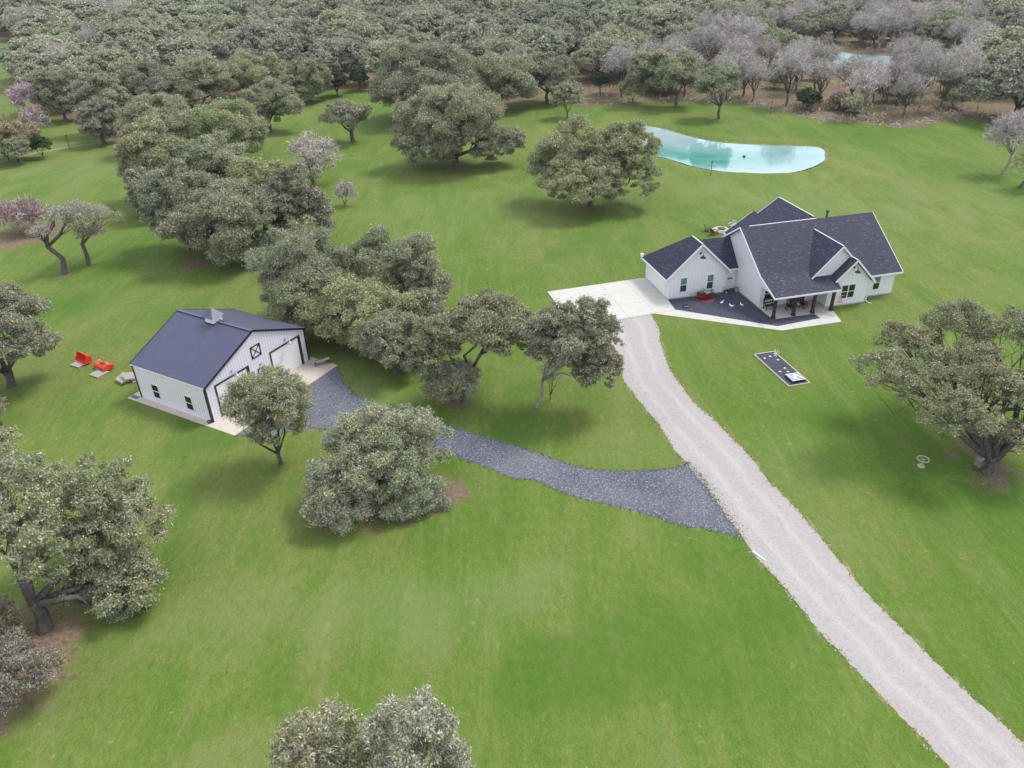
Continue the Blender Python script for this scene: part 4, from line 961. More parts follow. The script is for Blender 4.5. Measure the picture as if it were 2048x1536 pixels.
def twigs(clumps, length, width, dens, r, root=None):
    Cs, A, B = [], [], []
    for x, y, z, rad in clumps:
        k = int(dens*rad**1.7)+6; d = unit(r.normal(size=(k, 3))); d[:, 2] = np.where(d[:, 2] < -.3, -d[:, 2], d[:, 2])
        o = np.array([x, y, z-.25*rad]) + d*rad*(.15+.85*r.random((k, 1))**.7)
        dirn = unit(d*.5 + 1.0*r.normal(size=(k, 3)) + np.array([0, 0, .2])); L = length*(.4+.9*r.random((k, 1)))
        side = unit(np.cross(dirn, unit(r.normal(size=(k, 3)))))
        Cs.append(o+dirn*L*.3); A.append(dirn*L*.5); B.append(side*width*(.5+r.random((k, 1))))
    C = np.concatenate(Cs); C[:, 2] = np.maximum(C[:, 2], .1)
    return C, np.concatenate(A), np.concatenate(B)
def clump_set(E, r, cr, fill=.45, lo=-.35, gaps=0.):
    """E: crown ellipsoids (cx,cy,cz,rx,ry,rz); cr: clump radius as a share of the crown radius"""
    out = []
    for cx, cy, cz, rx, ry, rz in E:
        R = (rx*ry)**.5; rad = cr*R if cr < 1 else cr; rad = max(.35, rad)
        n = int(2.6*(rx*ry+rx*rz+ry*rz)/3/rad**2*1.0)+4
        pts = []; g = math.pi*(3-5**.5)
        for i in range(n):
            z = 1-(i+.5)/n*(1-lo); t = g*i+r.random()*1.5; s = math.sqrt(max(0, 1-z*z)); pts.append((s*math.cos(t), s*math.sin(t), z))
        for p in pts:
            if r.random() < gaps: continue
            f = .60+.32*r.random(); rr = rad*(.65+.7*r.random())
            out.append((cx+p[0]*rx*f, cy+p[1]*ry*f, max(cz+p[2]*rz*f, rr*.5), rr))
        for i in range(int(n*fill)):
            p = unit(r.normal(size=3))*r.random()**.5*.55; out.append((cx+p[0]*rx, cy+p[1]*ry, max(cz+abs(p[2])*rz*.9, rad*.5), rad*(.7+.5*r.random())))
    return out
def limbs(base, clumps, r, r0, fork, lean=(0, 0), nlimb=5, fine=26, mat_sides=6):
    """trunk, main limbs towards groups of clumps, branches to single clumps"""
    m = MB(); b = np.array(base, float); fk = b+np.array([lean[0], lean[1], fork])
    m.tube([b+[0, 0, -.15], b+[0, 0, .12], b+(fk-b)*.5+r.normal(size=3)*.08*fork*np.array([1, 1, 0]), fk], [r0*1.45, r0*1.08, r0*.9, r0*.82], 9)
    P = np.array([c[:3] for c in clumps]); 
    if len(P) == 0: return m
    k = min(nlimb, len(P)); cen = P[r.choice(len(P), k, replace=False)]
    for _ in range(4):
        lab = np.argmin(((P[:, None]-cen[None])**2).sum(-1), 1)
        cen = np.array([P[lab == j].mean(0) if (lab == j).any() else cen[j] for j in range(k)])
    used = 0
    for j in range(k):
        end = fk + (cen[j]-fk)*.80; L = np.linalg.norm(end-fk); mid = fk+(end-fk)*.45 + r.normal(size=3)*L*.09; mid[2] += -.03*L
        m2 = fk+(end-fk)*.75 + r.normal(size=3)*L*.07
        rr = r0*(.60 if k > 2 else .8); m.tube([fk-(0, 0, .1), mid, m2, end], [rr, rr*.72, rr*.5, rr*.32], 7)
        ids = np.where(lab == j)[0]; r.shuffle(ids)
        for i in ids[:max(2, fine//k)]:
            s = mid if r.random() < .35 else (m2 if r.random() < .6 else end); e = P[i]; L2 = np.linalg.norm(e-s); q = s+(e-s)*.5+r.normal(size=3)*L2*.12
            w = rr*.28; m.tube([s, q, e], [w, w*.6, w*.2], 5)
            for _ in range(2):
                e2 = e + unit(r.normal(size=3))*clumps[i][3]*.9; m.tube([q, (q+e2)/2+r.normal(size=3)*.1*L2, e2], [w*.4, w*.28, w*.08], 4)
    return m
def make_tree(name, base, E, seed, kind='oak', r0=.3, fork=1.6, leaf=.13, dens=420, cr=.26, lean=(0, 0), gaps=.05, fill=.4, lo=-.35, twig=0., nlimb=5, fine=26,
              label=None, cat='tree', group=None, leafmat='oak_leaf', barkmat='oak_bark', parent_cr=None, tw_len=.9, tw_w=.022, scatter=.9):
    r = np.random.default_rng(seed); e = empty(name, base, 0, label, cat, group)
    b = np.array(base, float); El = [(x-b[0], y-b[1], z-b[2], p, q, s) for x, y, z, p, q, s in E]
    cl = clump_set(El, r, cr, fill, lo, gaps)
    if r0 > 0: limbs((0, 0, 0), cl, r, r0, fork, lean, nlimb, fine).build('trunk', barkmat, e, True)
    if kind == 'bare':
        C, A, B = twigs(cl, tw_len, tw_w, dens, r); me = quads_mesh('crown', C, A, B, leafmat)
    else:
        C, A, B = leaves(cl, leaf, dens, r, scatter=scatter)
        if twig:
            C2, A2, B2 = twigs(cl, tw_len, tw_w, twig, r)
            me = quads_mesh('crown', np.concatenate([C, C2]), np.concatenate([A, A2]), np.concatenate([B, B2]), leafmat)
            me.materials.append(MATS['bare_twig']); mi = np.zeros(len(C)+len(C2), np.int32); mi[len(C):] = 1; me.polygons.foreach_set('material_index', mi)
        else: me = quads_mesh('crown', C, A, B, leafmat)
    o = bpy.data.objects.new('crown', me); COL.objects.link(o); o.parent = e
    return e
def fit(box, base=None, off=0., flat=.88, up=.9, zmin=.9):
    """crown ellipsoid of a tree whose crown spans the photo box; base = foot of the trunk in the photo.
       Solved in metres: width from the distance, height from the slant of the view."""
    x0, y0, x1, y1 = box; cx, cy = (x0+x1)/2, (y0+y1)/2; d = ray(cx, cy); dl = np.linalg.norm(d); dn = d/dl; th = math.asin(-dn[2]); hor = math.hypot(dn[0], dn[1])
    def at(t):
        rx = (x1-x0)/2*t/dl/FPX*dl*1.0/dl; rx = (x1-x0)/2/FPX*(t/dl); hvv = (y1-y0)/2/FPX*(t/dl); ry = rx*flat
        s2 = hvv**2-(ry*math.sin(th))**2
        if s2 < (.30*rx*math.cos(th))**2: s2 = (.36*rx*math.cos(th))**2; ry = math.sqrt(max((hvv**2-s2), (.3*rx)**2*math.sin(th)**2))/math.sin(th)
        rz = min(math.sqrt(s2)/math.cos(th), rx*1.35); return rx, ry, rz, np.array([0, 0, CAM_H])+dn*t
    if base is not None:
        B = G(*base); t = (math.hypot(B[0], B[1])+off)/hor; rx, ry, rz, C = at(t); 
        if C[2] < rz*.35: C[2] = rz*.35
        return (*C, rx, ry, rz), B
    lo, hi = 10., CAM_H/(-dn[2])
    for _ in range(40):
        t = (lo+hi)/2; rx, ry, rz, C = at(t)
        if C[2] > rz*up+zmin: lo = t
        else: hi = t
    return (*C, rx, ry, rz), np.array([C[0], C[1], 0.])

def near_tree(name, boxes, base, seed, label, off=(0,), **k):
    E = []; B = None
    for i, b in enumerate(boxes):
        e, bb = fit(b, base, off[i % len(off)]); E.append(e); B = bb if B is None else B
    return make_tree(name, tuple(B), E, seed, label=label, **k)
OAKG = 'live oaks standing on the lawn'
leaf_mat('pink_twig', [(0, (.22, .13, .14)), (.4, (.42, .29, .31)), (.8, (.62, .50, .53)), (1, (.82, .74, .76))], brown=(.30, .14, .13), brown_amt=.6, trans=.1)
def leafy(**k):
    d = dict(leaf=.12, dens=520, cr=.27, twig=0, group=OAKG, lo=-.6); d.update(k); near = d['leaf'] < .115; d['leaf'] *= .70; d['dens'] *= (1.35 if near else 1.8); d['tw_len'] = d.get('tw_len', .9)*.42; d['tw_w'] = d.get('tw_w', .022)*.8; d['twig'] *= (4.2 if near else 2.5); return d
# foreground
near_tree('live_oak', [(-110, 850, 130, 1110), (80, 905, 300, 1090), (-70, 1000, 130, 1180), (140, 960, 348, 1150), (130, 1090, 345, 1230), (190, 1130, 315, 1255), (40, 1040, 210, 1160)], (90, 1258), 11, 'big pale flecked live oak with a dark forked trunk, cut by the left edge', (3.5, 3.5, 0, 1., -.5, -1.2, 1.5),
          **leafy(leaf=.11, dens=520, r0=.42, fork=2.2, twig=40, gaps=.36, fill=.15, cr=.22, fine=60, tw_len=.8, tw_w=.016))
near_tree('scrub_oak', [(-60, 1270, 105, 1425)], (20, 1415), 12, 'low pale scrub oak at the left edge below the forked oak', **leafy(leaf=.08, dens=700, r0=.12, fork=.5, twig=60, leafmat='scrub_leaf', tw_len=.7, tw_w=.016, group=None, cr=.3))
near_tree('scrub_oak', [(-80, 1190, 40, 1310)], (-30, 1300), 13, 'brownish scrub at the left edge beside the forked trunk', **leafy(leaf=.08, dens=700, r0=.1, fork=.5, twig=60, leafmat='scrub_leaf', tw_len=.7, tw_w=.016, group=None, cr=.3))
near_tree('live_oak', [(535, 1385, 745, 1640), (640, 1430, 800, 1640)], (640, 1650), 14, 'pale twigged live oak at the bottom edge, the left one of the touching pair', (0, 0), **leafy(leaf=.095, dens=600, r0=.25, fork=1.6, twig=30, tw_len=.9, tw_w=.016, cr=.22, gaps=.15))
near_tree('live_oak', [(725, 1362, 932, 1620), (850, 1450, 945, 1620)], (835, 1660), 15, 'pale twigged live oak at the bottom edge, the right one of the touching pair', (0, 0), **leafy(leaf=.095, dens=600, r0=.25, fork=1.6, twig=30, tw_len=.9, tw_w=.016, cr=.22, gaps=.15))
near_tree('live_oak', [(440, 745, 632, 860), (470, 738, 610, 820), (485, 800, 618, 895)], (561, 928), 16, 'small upright live oak with a bare lower trunk in front of the barn doors', (0, 0, .2), **leafy(leaf=.085, dens=760, r0=.17, fork=1.1, cr=.24, twig=24, lean=(0, 0), lo=-.8, gaps=.1))
near_tree('live_oak', [(650, 805, 830, 950), (760, 805, 905, 960), (610, 900, 760, 1050), (730, 930, 905, 1050), (680, 860, 860, 1010), (595, 960, 740, 1055), (720, 950, 860, 1040)], (760, 1000), 17, 'wide bushy live oak over brown leaf litter beside the gravel lane', (2, 2, -.6, -.6, 0, -1.4, -1.2),
          **leafy(leaf=.10, dens=560, r0=.22, fork=.8, twig=50, tw_len=.8, tw_w=.016, cr=.25, nlimb=7, gaps=.2, fine=60))
near_tree('scrub_oak', [(592, 965, 750, 1060), (730, 985, 905, 1050)], (700, 1035), 27, 'pinkish brown leafless brush round the foot of the wide bushy oak', (0, 0), **leafy(leaf=.08, dens=330, r0=.06, fork=.3, twig=70, leafmat='scrub_leaf', tw_len=.8, tw_w=.018, group=None, cr=.28, gaps=.1))
near_tree('live_oak', [(815, 620, 925, 760), (880, 590, 1062, 700), (950, 640, 1070, 720), (812, 670, 890, 765)], (925, 800), 18, 'leaning live oak with bare forked limbs in the middle of the lawn', (0, 1, 0, -1), **leafy(r0=.26, fork=2.6, lean=(.9, .9), gaps=.12, cr=.28, fine=22, dens=560))
near_tree('scrub_oak', [(845, 715, 965, 810)], (905, 805), 19, 'pale shrub growing round the foot of the leaning live oak', **leafy(leaf=.09, dens=560, r0=.1, fork=.4, twig=40, group=None, cr=.3))
near_tree('live_oak', [(1045, 605, 1215, 730), (1110, 600, 1248, 785), (1050, 640, 1150, 750), (1140, 680, 1246, 792)], (1072, 815), 20, 'live oak with a slender pale leaning trunk beside the top of the driveway', (0, 0, 0, -.8), **leafy(r0=.15, fork=2.4, lean=(.6, .7), cr=.26, barkmat='pale_bark', dens=560))
near_tree('young_tree', [(1075, 690, 1135, 800)], (1100, 800), 21, 'twiggy brown suckers beside the slender pale trunk', **leafy(kind='bare', dens=26, r0=.05, fork=.5, leafmat='scrub_leaf', tw_len=.8, tw_w=.02, group=None))
# clump between the barn and the drive
CG = 'live oaks crowded between barn and house lawn'
for i, (bx, lab) in enumerate([((512, 455, 700, 640), 'leafy live oak at the left end of the thicket behind the barn'), ((680, 462, 835, 620), 'tall live oak at the back of the thicket, its crown topmost'),
                               ((765, 470, 908, 650), 'rounded live oak at the right end of the thicket'), ((535, 545, 710, 672), 'low live oak on the near left side of the thicket'),
                               ((620, 545, 800, 690), 'live oak in the middle of the thicket'), ((690, 580, 860, 715), 'live oak at the near side of the thicket, its crown hanging over the lawn'), ((600, 500, 740, 610), 'live oak squeezed in the left half of the thicket'),
                               ((720, 620, 850, 745), 'small drooping live oak at the nearest corner of the thicket'), ((800, 585, 915, 705), 'live oak joining the thicket to the leaning tree')]):
    near_tree('live_oak', [bx], None, 30+i, lab, **leafy(r0=.22, fork=1.2, leaf=.12, dens=430, twig=10, group=CG, cr=.3, tw_w=.02, lo=-.95))
# left middle cluster
CG2 = 'big live oaks massed left of the middle lawn'
for i, (bx, lab) in enumerate([((272, 330, 450, 500), 'nearest left live oak of the big mass, darker and leaning out over the lawn'), ((330, 370, 560, 520), 'nearest live oak of the big mass, its skirt touching the lawn'), ((440, 320, 600, 470), 'live oak in the middle of the big mass'),
                               ((520, 330, 668, 495), 'live oak on the right flank of the big mass'), ((225, 245, 400, 400), 'live oak on the left flank of the big mass'), ((330, 280, 500, 400), 'live oak topping the centre of the big mass'),
                               ((380, 205, 540, 320), 'live oak at the back of the big mass'), ((240, 190, 400, 300), 'live oak at the back left of the big mass'), ((560, 440, 660, 530), 'low live oak linking the big mass and the thicket'),
                               ((480, 160, 600, 250), 'open live oak showing its forked trunk on green grass'), ((250, 330, 340, 430), 'small live oak tucked under the left flank of the big mass')]):
    bs = (541, 264) if 'forked trunk' in lab else None
    near_tree('live_oak', [bx], bs, 50+i, lab, **leafy(r0=.4, fork=2., leaf=.17, dens=230, group=CG2, cr=.26, lo=-.95))
for i, (bx, lab) in enumerate([((68, 138, 165, 238), 'live oak at the left corner of the far wood'), ((150, 150, 262, 262), 'live oak between the left corner of the wood and the big mass'), ((150, 200, 240, 282), 'dark live oak standing where the dirt track ends'),
                               ((330, 118, 470, 208), 'live oak where the big mass meets the far wood'), ((440, 110, 570, 190), 'live oak just behind the open forked one'), ((565, 125, 665, 198), 'live oak behind the ragged oak with dead limbs'), ((240, 130, 360, 215), 'live oak left of where the big mass meets the wood')]):
    near_tree('live_oak', [bx], None, 95+i, lab, **leafy(r0=.4, fork=2., leaf=.2, dens=190, cr=.26, lo=-.9))
# single oaks round the middle lawn
near_tree('live_oak', [(790, 172, 1010, 290), (783, 230, 930, 335), (940, 245, 1048, 325), (860, 240, 1000, 320)], (912, 334), 70, 'broad dark live oak with drooping limbs in the middle of the far lawn', (2, 0, 0, -2), **leafy(r0=.6, fork=2.0, leaf=.18, dens=210, cr=.22, gaps=.1, lo=-.9))
near_tree('live_oak', [(735, 100, 960, 235)], None, 71, 'tall live oak just behind the broad dark one', **leafy(r0=.5, fork=2.4, leaf=.22, dens=150, cr=.24))
near_tree('live_oak', [(925, 110, 1075, 215)], None, 72, 'live oak behind and right of the broad dark one', **leafy(r0=.5, fork=2.4, leaf=.22, dens=150, cr=.26))
near_tree('live_oak', [(1040, 110, 1150, 200)], None, 73, 'live oak at the wood edge left of the small round tree', **leafy(r0=.4, fork=2.4, leaf=.22, dens=150, cr=.28))
near_tree('live_oak', [(1060, 250, 1240, 400), (1170, 245, 1322, 370), (1085, 320, 1240, 432), (1200, 300, 1326, 420)], (1180, 412), 74, 'wide spreading live oak near the pond with gaps round its low fork', (2, 2, -3, -1), **leafy(r0=.45, fork=1.2, leaf=.15, dens=260, cr=.22, gaps=.26, fill=.2, twig=6, lo=-.55))
near_tree('small_tree', [(1103, 166, 1166, 224)], (1135, 236), 75, 'small round tree with two thin trunks at the top of the lawn', **leafy(r0=.16, fork=1.2, leaf=.2, dens=170, group=None, cat='tree', lo=-.6))
near_tree('live_oak', [(1255, 105, 1345, 185), (1310, 110, 1410, 195)], (1352, 214), 76, 'tall open live oak with dark limbs at the lawn edge', (2, 0), **leafy(r0=.4, fork=2.4, leaf=.2, dens=150, gaps=.1))
near_tree('live_oak', [(1392, 138, 1483, 206)], (1437, 238), 77, 'compact live oak on a single trunk above the pond', **leafy(r0=.3, fork=2.6, leaf=.2, dens=170, lo=-.5))
near_tree('shrub', [(1238, 148, 1292, 200)], (1265, 206), 78, 'grey green shrub at the wood edge left of the tall open oak', **leafy(r0=.1, fork=.6, leaf=.2, dens=150, group=None, cat='shrub'))
near_tree('bare_tree', [(572, 262, 686, 345), (600, 290, 680, 368)], (628, 372), 79, 'silvery bare tree standing behind the big oak mass', (2, 0), kind='bare', dens=34, r0=.34, fork=2., leafmat='bare_twig', tw_len=.9, tw_w=.045, gaps=.32, cr=.2, fill=.2, fine=60)
near_tree('live_oak', [(640, 205, 745, 262)], (706, 284), 80, 'ragged live oak with dead grey limbs between two green gaps', **leafy(r0=.45, fork=2., leaf=.18, dens=130, gaps=.3, twig=14, tw_len=1.6, tw_w=.04))
near_tree('bare_tree', [(668, 360, 712, 415)], (690, 412), 81, 'tiny bare bush right of the big oak mass', kind='bare', dens=50, r0=.06, fork=.4, leafmat='bare_twig', tw_len=.9, tw_w=.04, cat='shrub')
near_tree('live_oak', [(1745, 640, 1880, 760), (1830, 600, 1990, 720), (1700, 700, 1850, 800), (1850, 680, 2010, 800), (1960, 610, 2130, 760), (1980, 740, 2140, 880), (1830, 780, 1960, 900), (2060, 640, 2200, 820), (1880, 800, 2010, 905), (1760, 720, 1900, 830), (1900, 720, 2040, 830), (1990, 840, 2120, 930)], (1978, 945), 82,
          'huge spreading live oak with thick dark limbs cut by the right edge', (5, 9, -1, 4, 8, 3, -2, 6, -2.5, .5, 2, 0), **leafy(r0=.5, fork=1.1, leaf=.105, dens=330, cr=.25, gaps=.34, fill=.14, fine=110, nlimb=10, lo=.0))
near_tree('bare_tree', [(1975, 222, 2060, 325)], (2004, 348), 83, 'pale leaning bare tree at the right edge', kind='bare', dens=46, r0=.22, fork=3., lean=(1., .5), leafmat='bare_twig', tw_len=1.3, tw_w=.045, barkmat='pale_bark', group='bare trees at the right edge')
near_tree('bare_tree', [(2030, 290, 2110, 370)], (2040, 375), 84, 'low dark bare tree at the right edge under the pale one', kind='bare', dens=30, r0=.25, fork=1.4, lean=(.6, 0), leafmat='scrub_leaf', tw_len=1., tw_w=.05, group='bare trees at the right edge')
# left edge
near_tree('live_oak', [(-140, 560, 100, 780)], None, 85, 'dense live oak cut by the left edge beyond the barn', **leafy(r0=.4, fork=1.6, leaf=.12, dens=420, cr=.22, twig=6))
near_tree('scrub_oak', [(-45, 795, 22, 840)], None, 86, 'tip of a small scrub oak at the left edge', **leafy(r0=.08, fork=.4, leaf=.1, dens=420, group=None, leafmat='scrub_leaf'))
near_tree('open_oak', [(95, 400, 190, 470), (55, 452, 105, 484)], (130, 547), 87, 'half bare oak with crooked outstretched limbs on the left lawn', (1.5, 0), **leafy(leaf=.1, dens=70, r0=.34, fork=3.6, lean=(-1., 0), gaps=.3, fill=.1, twig=30, tw_len=1., tw_w=.03, lo=.1, fine=44, group='pair of thin crowned oaks on the left lawn'))
near_tree('open_oak', [(110, 408, 245, 470), (150, 440, 215, 500)], (178, 530), 88, 'thin crowned oak with a straight dark trunk, right one of the pair', (1, 0), **leafy(leaf=.1, dens=110, r0=.28, fork=2.9, gaps=.25, fill=.2, twig=26, tw_len=.9, tw_w=.028, lo=.0, fine=40, group='pair of thin crowned oaks on the left lawn'))
near_tree('brush_pile', [(-10, 395, 100, 472)], (45, 466), 89, 'pinkish tangle of dead brush behind the crooked oak', kind='bare', dens=90, r0=0, leafmat='pink_twig', tw_len=1.2, tw_w=.04, cr=.2, cat='brush pile')
near_tree('shrub', [(-60, 232, 62, 316)], None, 90, 'brown and green thicket at the left edge by the dirt track', **leafy(r0=.15, fork=.8, leaf=.18, dens=200, leafmat='scrub_leaf', group=None, cat='shrub'))
near_tree('shrub', [(0, 275, 58, 322)], None, 91, 'light green shrub under the brown thicket on the left', **leafy(r0=.1, fork=.6, leaf=.16, dens=200, leafmat='oak_leaf', group=None, cat='shrub'))
near_tree('cedar', [(54, 272, 102, 308)], None, 92, 'dark green cedar bush at the end of the left thicket', **leafy(r0=.1, fork=.5, leaf=.16, dens=240, leafmat='cedar_leaf', group=None, cat='shrub'))
near_tree('bare_tree', [(18, 165, 92, 232)], None, 93, 'lilac grey bare bush left of the wood, upper one', kind='bare', dens=44, r0=.1, fork=.6, leafmat='pink_twig', tw_len=1.6, tw_w=.06, cat='shrub', group='bare bushes left of the wood')
near_tree('bare_tree', [(40, 215, 96, 272)], None, 94, 'lilac grey bare bush left of the wood, lower one', kind='bare', dens=44, r0=.1, fork=.6, leafmat='pink_twig', tw_len=1.6, tw_w=.06, cat='shrub', group='bare bushes left of the wood')

# ------------------------------------------------------------------ the wood
def proto(name, seed, R, h, **k):
    r = np.random.default_rng(seed); E = [(0, 0, h*.56, R*.80, R*.80, h*.40)]
    for i in range(4):
        t = i*1.6+r.random()*.8; E.append((math.cos(t)*R*.48, math.sin(t)*R*.48, h*(.48+.14*r.random()), R*.5, R*.5, h*.30))
    return make_tree(name, (0, 0, 0), E, seed, **k)
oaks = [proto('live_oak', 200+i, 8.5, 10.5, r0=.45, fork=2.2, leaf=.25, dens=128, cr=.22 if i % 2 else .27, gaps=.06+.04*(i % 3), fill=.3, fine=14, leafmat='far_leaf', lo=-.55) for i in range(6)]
bares = [proto('bare_tree', 230+i, 4.4, 12, kind='bare', dens=11, r0=.24, fork=2.4, leafmat='bare_twig', tw_len=1.3, tw_w=.038, fine=90, nlimb=6, gaps=.42, fill=.25, cr=.2, lo=-.2, barkmat='oak_bark' if i else 'pale_bark') for i in range(4)]
shr = [proto('shrub', 240+i, 2.6, 3., r0=.08, fork=.5, leaf=.24, dens=110, leafmat=('scrub_leaf', 'far_leaf', 'scrub_leaf')[i], fine=6) for i in range(3)]
ced = [proto('cedar', 250, 1.8, 4.6, r0=.1, fork=.8, leaf=.22, dens=140, leafmat='cedar_leaf', fine=6)]
placed = []; usedp = set()
def put(protos, x, y, s, sz, rz, name):
    p = protos[int(rng.integers(len(protos)))]
    if p.name in usedp: e = copy_tree(p)
    else: e = p; usedp.add(p.name)
    e.location = (x, y, 0); e.scale = (s, s, sz); e.rotation_euler = (0, 0, rz); return e
ex = [(o.location.x, o.location.y) for o in bpy.data.objects if o.get('category') == 'tree' and o.name not in [p.name for p in oaks+bares+shr+ced]]
lp = LITTER[0]
def vis(x, y):
    v = CAMR @ np.array([x, y, 6-CAM_H]); px = 1024+FPX*v[0]/v[2]; py = 768-FPX*v[1]/v[2]; return px, py
BARE_ZONE = G2([(1330, 150), (1400, 95), (1560, 60), (1750, 45), (1960, 90), (1960, 232), (1830, 252), (1700, 244), (1560, 215), (1400, 200), (1200, 200)])
rows = {'oak': [], 'bare': [], 'shrub': [], 'cedar': []}
cand = rng.random((14000, 2))*np.array([760, 480])+np.array([-420, 120]); pl = []
for x, y in cand:
    if not in_poly(np.array([[x, y]]), lp)[0]: continue
    px, py = vis(x, y)
    if px < -90 or px > 2140 or py < -40: continue
    d = math.hypot(x, y); P1 = np.array([[x, y]])
    if in_poly(P1, pond2)[0] or dist_poly(P1, pond2)[0] < 4: continue
    if dist_poly(P1, lp)[0] < 4.5: continue
    bz = in_poly(P1, BARE_ZONE)[0]
    R = (9.6 + (d-180)*.018)*(.75+.5*rng.random()); 
    kd = 'oak'
    if bz:
        u = rng.random(); kd = 'bare' if u < .50 else ('oak' if u < .64 else 'shrub')
        R = {'bare': 5.0, 'oak': 7.0, 'shrub': 3.0}[kd]*(.8+.4*rng.random())
    elif rng.random() < .02: kd = 'bare'; R = 6*(.8+.4*rng.random())
    # keep the water in the wood open to view
    if bz and kd == 'oak' and 1500 < px < 1920 and 95 < py < 215: continue
    if bz and 1560 < px < 1700 and 100 < py < 150 and rng.random() < .4: continue
    ok = True
    for (a, b, r2) in pl:
        if (a-x)**2+(b-y)**2 < ((R+r2)*(.72 if not bz else .42))**2: ok = False; break
    if ok:
        for (a, b) in ex:
            if (a-x)**2+(b-y)**2 < (R+5.5)**2: ok = False; break
    if not ok: continue
    pl.append((x, y, R)); rows[kd].append((x, y, R))
rows['cedar'] = [(*G(675, 192)[:2], 3.4), (*G(1612, 222)[:2], 2.6), (*G(1200, 190)[:2], 2.), (*G(720, 182)[:2], 2.4)]
rows['oak'] = sorted(rows['oak'], key=lambda t: t[1])[:290]
ORD = ['first', 'second', 'third', 'fourth', 'fifth', 'sixth', 'seventh', 'eighth', 'ninth', 'tenth', 'eleventh', 'twelfth', 'thirteenth', 'fourteenth', 'fifteenth', 'sixteenth', 'seventeenth', 'eighteenth', 'nineteenth', 'twentieth',
       'twenty-first', 'twenty-second', 'twenty-third', 'twenty-fourth', 'twenty-fifth', 'twenty-sixth', 'twenty-seventh', 'twenty-eighth', 'twenty-ninth', 'thirtieth']
def lay(kind, protos, name, R0, zsc, phrase, group, per):
    L = sorted(rows[kind], key=lambda t: t[1]); n = len(L)
    for ri in range(0, n, per):
        row = sorted(L[ri:ri+per], key=lambda t: t[0]/t[1])
        for k, (x, y, R) in enumerate(row):
            s = R/R0; e = put(protos, x, y, s, s**.5*zsc*(.85+.3*rng.random()), rng.random()*6.28, name)
            tag(e, '%s, %s from left in the %s row' % (phrase, ORD[k], ORD[ri//per]), 'shrub' if kind in ('shrub', 'cedar') else 'tree', group)
lay('oak', oaks, 'live_oak', 8.5, 1.0, 'grey green live oak in the far wood', 'live oaks in the far wood', 18)
lay('bare', bares, 'bare_tree', 5., 1.0, 'grey bare tree in the far wood', 'bare trees in the far wood', 10)
lay('shrub', shr, 'shrub', 2.6, 1.1, 'brown shrub under the bare trees', 'shrubs under the bare trees', 10)
lay('cedar', ced, 'cedar', 1.8, 1.0, 'small dark green cedar at the wood edge', 'dark cedars at the wood edge', 10)
for p in oaks+bares+shr+ced:
    if p.name not in usedp:
        for c in list(p.children): bpy.data.objects.remove(c)
        bpy.data.objects.remove(p)
print('wood', {k: len(v) for k, v in rows.items()})

# low scrub that covers the floor of the wood, and dead brush along its edge
def scatter_stuff(name, pts, size, mat, label, r, hgt=.8, per=14, spread=1.1, asp=.35):
    P = np.repeat(pts, per, 0)+np.column_stack([r.normal(size=(len(pts)*per, 2))*spread, np.zeros(len(pts)*per)])
    P[:, 2] = hgt*r.random(len(P))**1.5+.05
    nn = unit(r.normal(size=P.shape)+np.array([0, 0, .6])); a = unit(np.cross(nn, unit(r.normal(size=P.shape)))); b = np.cross(nn, a)
    s = size*(.5+r.random((len(P), 1))); me = quads_mesh(name, P, a*s, b*s*asp, mat); o = bpy.data.objects.new(name, me); COL.objects.link(o)
    return tag(o, label, kind='stuff')
r = np.random.default_rng(77)
c = r.random((9000, 2))*np.array([420, 260])+np.array([-210, 125]); k = in_poly(c, lp) & (dist_poly(c, lp) > 1.) & ~in_poly(c, pond2); c = c[k]; bzm = in_poly(c, BARE_ZONE); c = np.concatenate([c[~bzm][:2600], c[bzm][:3000]])
scatter_stuff('undergrowth', np.column_stack([c, np.zeros(len(c))]), .34, 'scrub_leaf', 'brown scrub covering the floor of the wood', r, 1.3, 12, 1.3)
edge = np.array(smooth_poly(catmull(G2([(1168, 208), (1250, 204), (1330, 199), (1480, 204), (1560, 218), (1650, 239), (1730, 242), (1790, 250), (1830, 252), (1870, 238), (1950, 230)]), False, 4), .9, 1.2, False, 4))
scatter_stuff('dead_brush', np.column_stack([edge, np.zeros(len(edge))]), .55, 'bare_twig', 'line of dead brush along the wood edge', r, .5, 16, 1.3, .08)
# grass leaning over the edges of the lanes
ed = []
for pl_ in (road_poly, gr_poly):
    A = np.array(pl_); ed.append(A[(A[:, 1] < 85) & (A[:, 1] > 20)])
A = np.concatenate(ed); A = A[r.random(len(A)) < .75]
def tufts(name, pts, h, mat, label, per, sp):
    P = np.repeat(pts, per, 0)+r.normal(size=(len(pts)*per, 2))*sp; n = len(P); hh = h*(.5+r.random(n))
    C = np.column_stack([P, hh*.5]); T1 = np.column_stack([r.normal(size=(n, 2))*.35*hh[:, None], hh*.5]); T2 = np.column_stack([unit(r.normal(size=(n, 2)))*.035, np.zeros(n)])
    me = quads_mesh(name, C, T1, T2, mat); o = bpy.data.objects.new(name, me); COL.objects.link(o); tag(o, label, kind='stuff')
tufts('verge_grass', A, .09, 'grass_blade', 'uneven grass along the edges of the lanes', 8, .10)

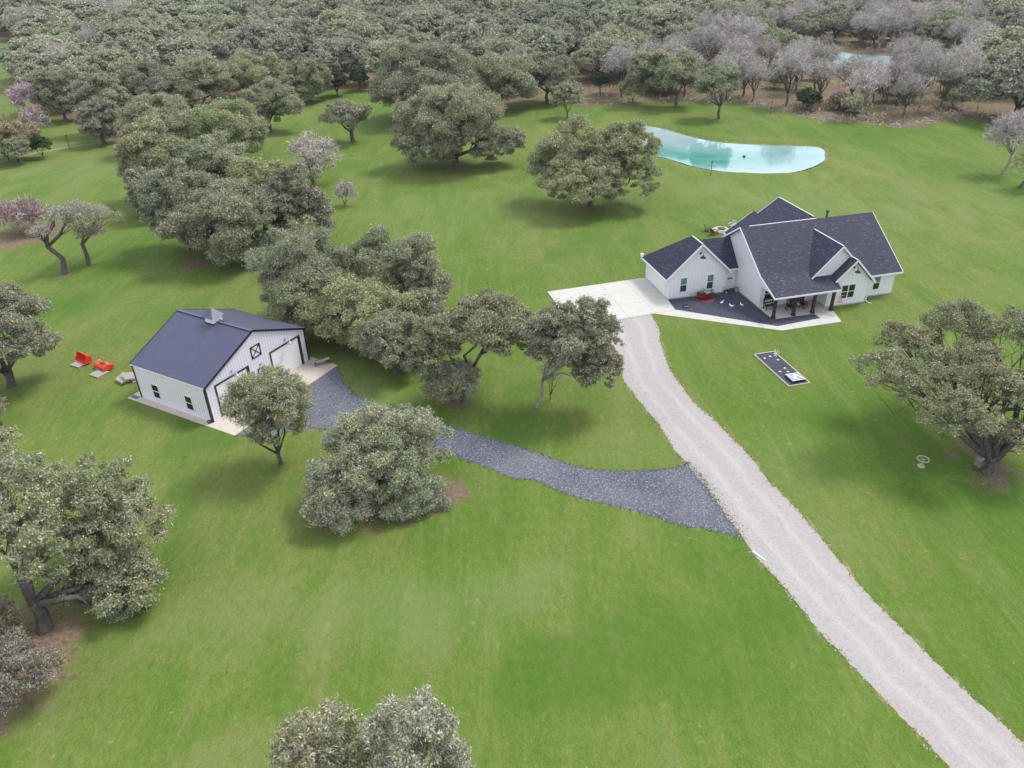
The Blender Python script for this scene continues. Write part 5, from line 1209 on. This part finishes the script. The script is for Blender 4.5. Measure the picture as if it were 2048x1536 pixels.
def stones(name, pts, size, mat, label, per, sp):
    P = np.repeat(pts, per, 0)+r.normal(size=(len(pts)*per, 2))*sp; n = len(P); h = size*(.5+r.random(n))
    base = np.array([[-1, -1, 0], [1, -1, 0], [1, 1, 0], [-1, 1, 0], [0, 0, 1.]])
    V = base[None]*h[:, None, None]*np.array([1, .8, .9])*(.7+.6*r.random((n, 5, 1))); V += np.column_stack([P, np.full(n, .012)])[:, None]
    F = np.array([[0, 1, 4], [1, 2, 4], [2, 3, 4], [3, 0, 4]]); F = (F[None]+np.arange(n)[:, None, None]*5).reshape(-1, 3)
    me = bpy.data.meshes.new(name); me.from_pydata(V.reshape(-1, 3).tolist(), [], F.tolist()); me.materials.append(MATS[mat]); o = bpy.data.objects.new(name, me); COL.objects.link(o); tag(o, label, kind='stuff')
simple('stone_pale', (.50, .46, .44), .9, .4, 30); simple('stone_dark', (.10, .105, .13), .9, .5, 30)
A1 = np.array(road_poly); A1 = A1[(A1[:, 1] < 80) & (A1[:, 1] > 20)]; A2 = np.array(gr_poly)
stones('loose_pale_stones', A1, .035, 'stone_pale', 'loose pale stones along the driveway edges', 4, .10)
stones('loose_dark_stones', A2, .035, 'stone_dark', 'loose dark stones along the gravel lane edges', 9, .12)
jn = np.array(smooth_poly(G2([(1376, 926), (1400, 950), (1440, 1012), (1486, 1077)]), .15, .1, False, 3))
stones('mixed_stones', jn, .024, 'stone_dark', 'dark stones dragged onto the white driveway at the junction', 16, .32)

# thin air haze over the whole place
hz = MB().box(-1100, 1100, -80, 1400, -2.3, 60).build('haze', 'soot'); tag(hz, 'thin pale haze in the air', kind='stuff')
hm = bpy.data.materials.new('haze'); hm.use_nodes = True; hm.node_tree.nodes.clear(); ho = hm.node_tree.nodes.new('ShaderNodeOutputMaterial'); pv = hm.node_tree.nodes.new('ShaderNodeVolumePrincipled')
pv.inputs['Color'].default_value = (.90, .93, 1, 1); pv.inputs['Density'].default_value = .00011; pv.inputs['Anisotropy'].default_value = .2
hm.node_tree.links.new(pv.outputs[0], ho.inputs['Volume']); hz.data.materials.clear(); hz.data.materials.append(hm)
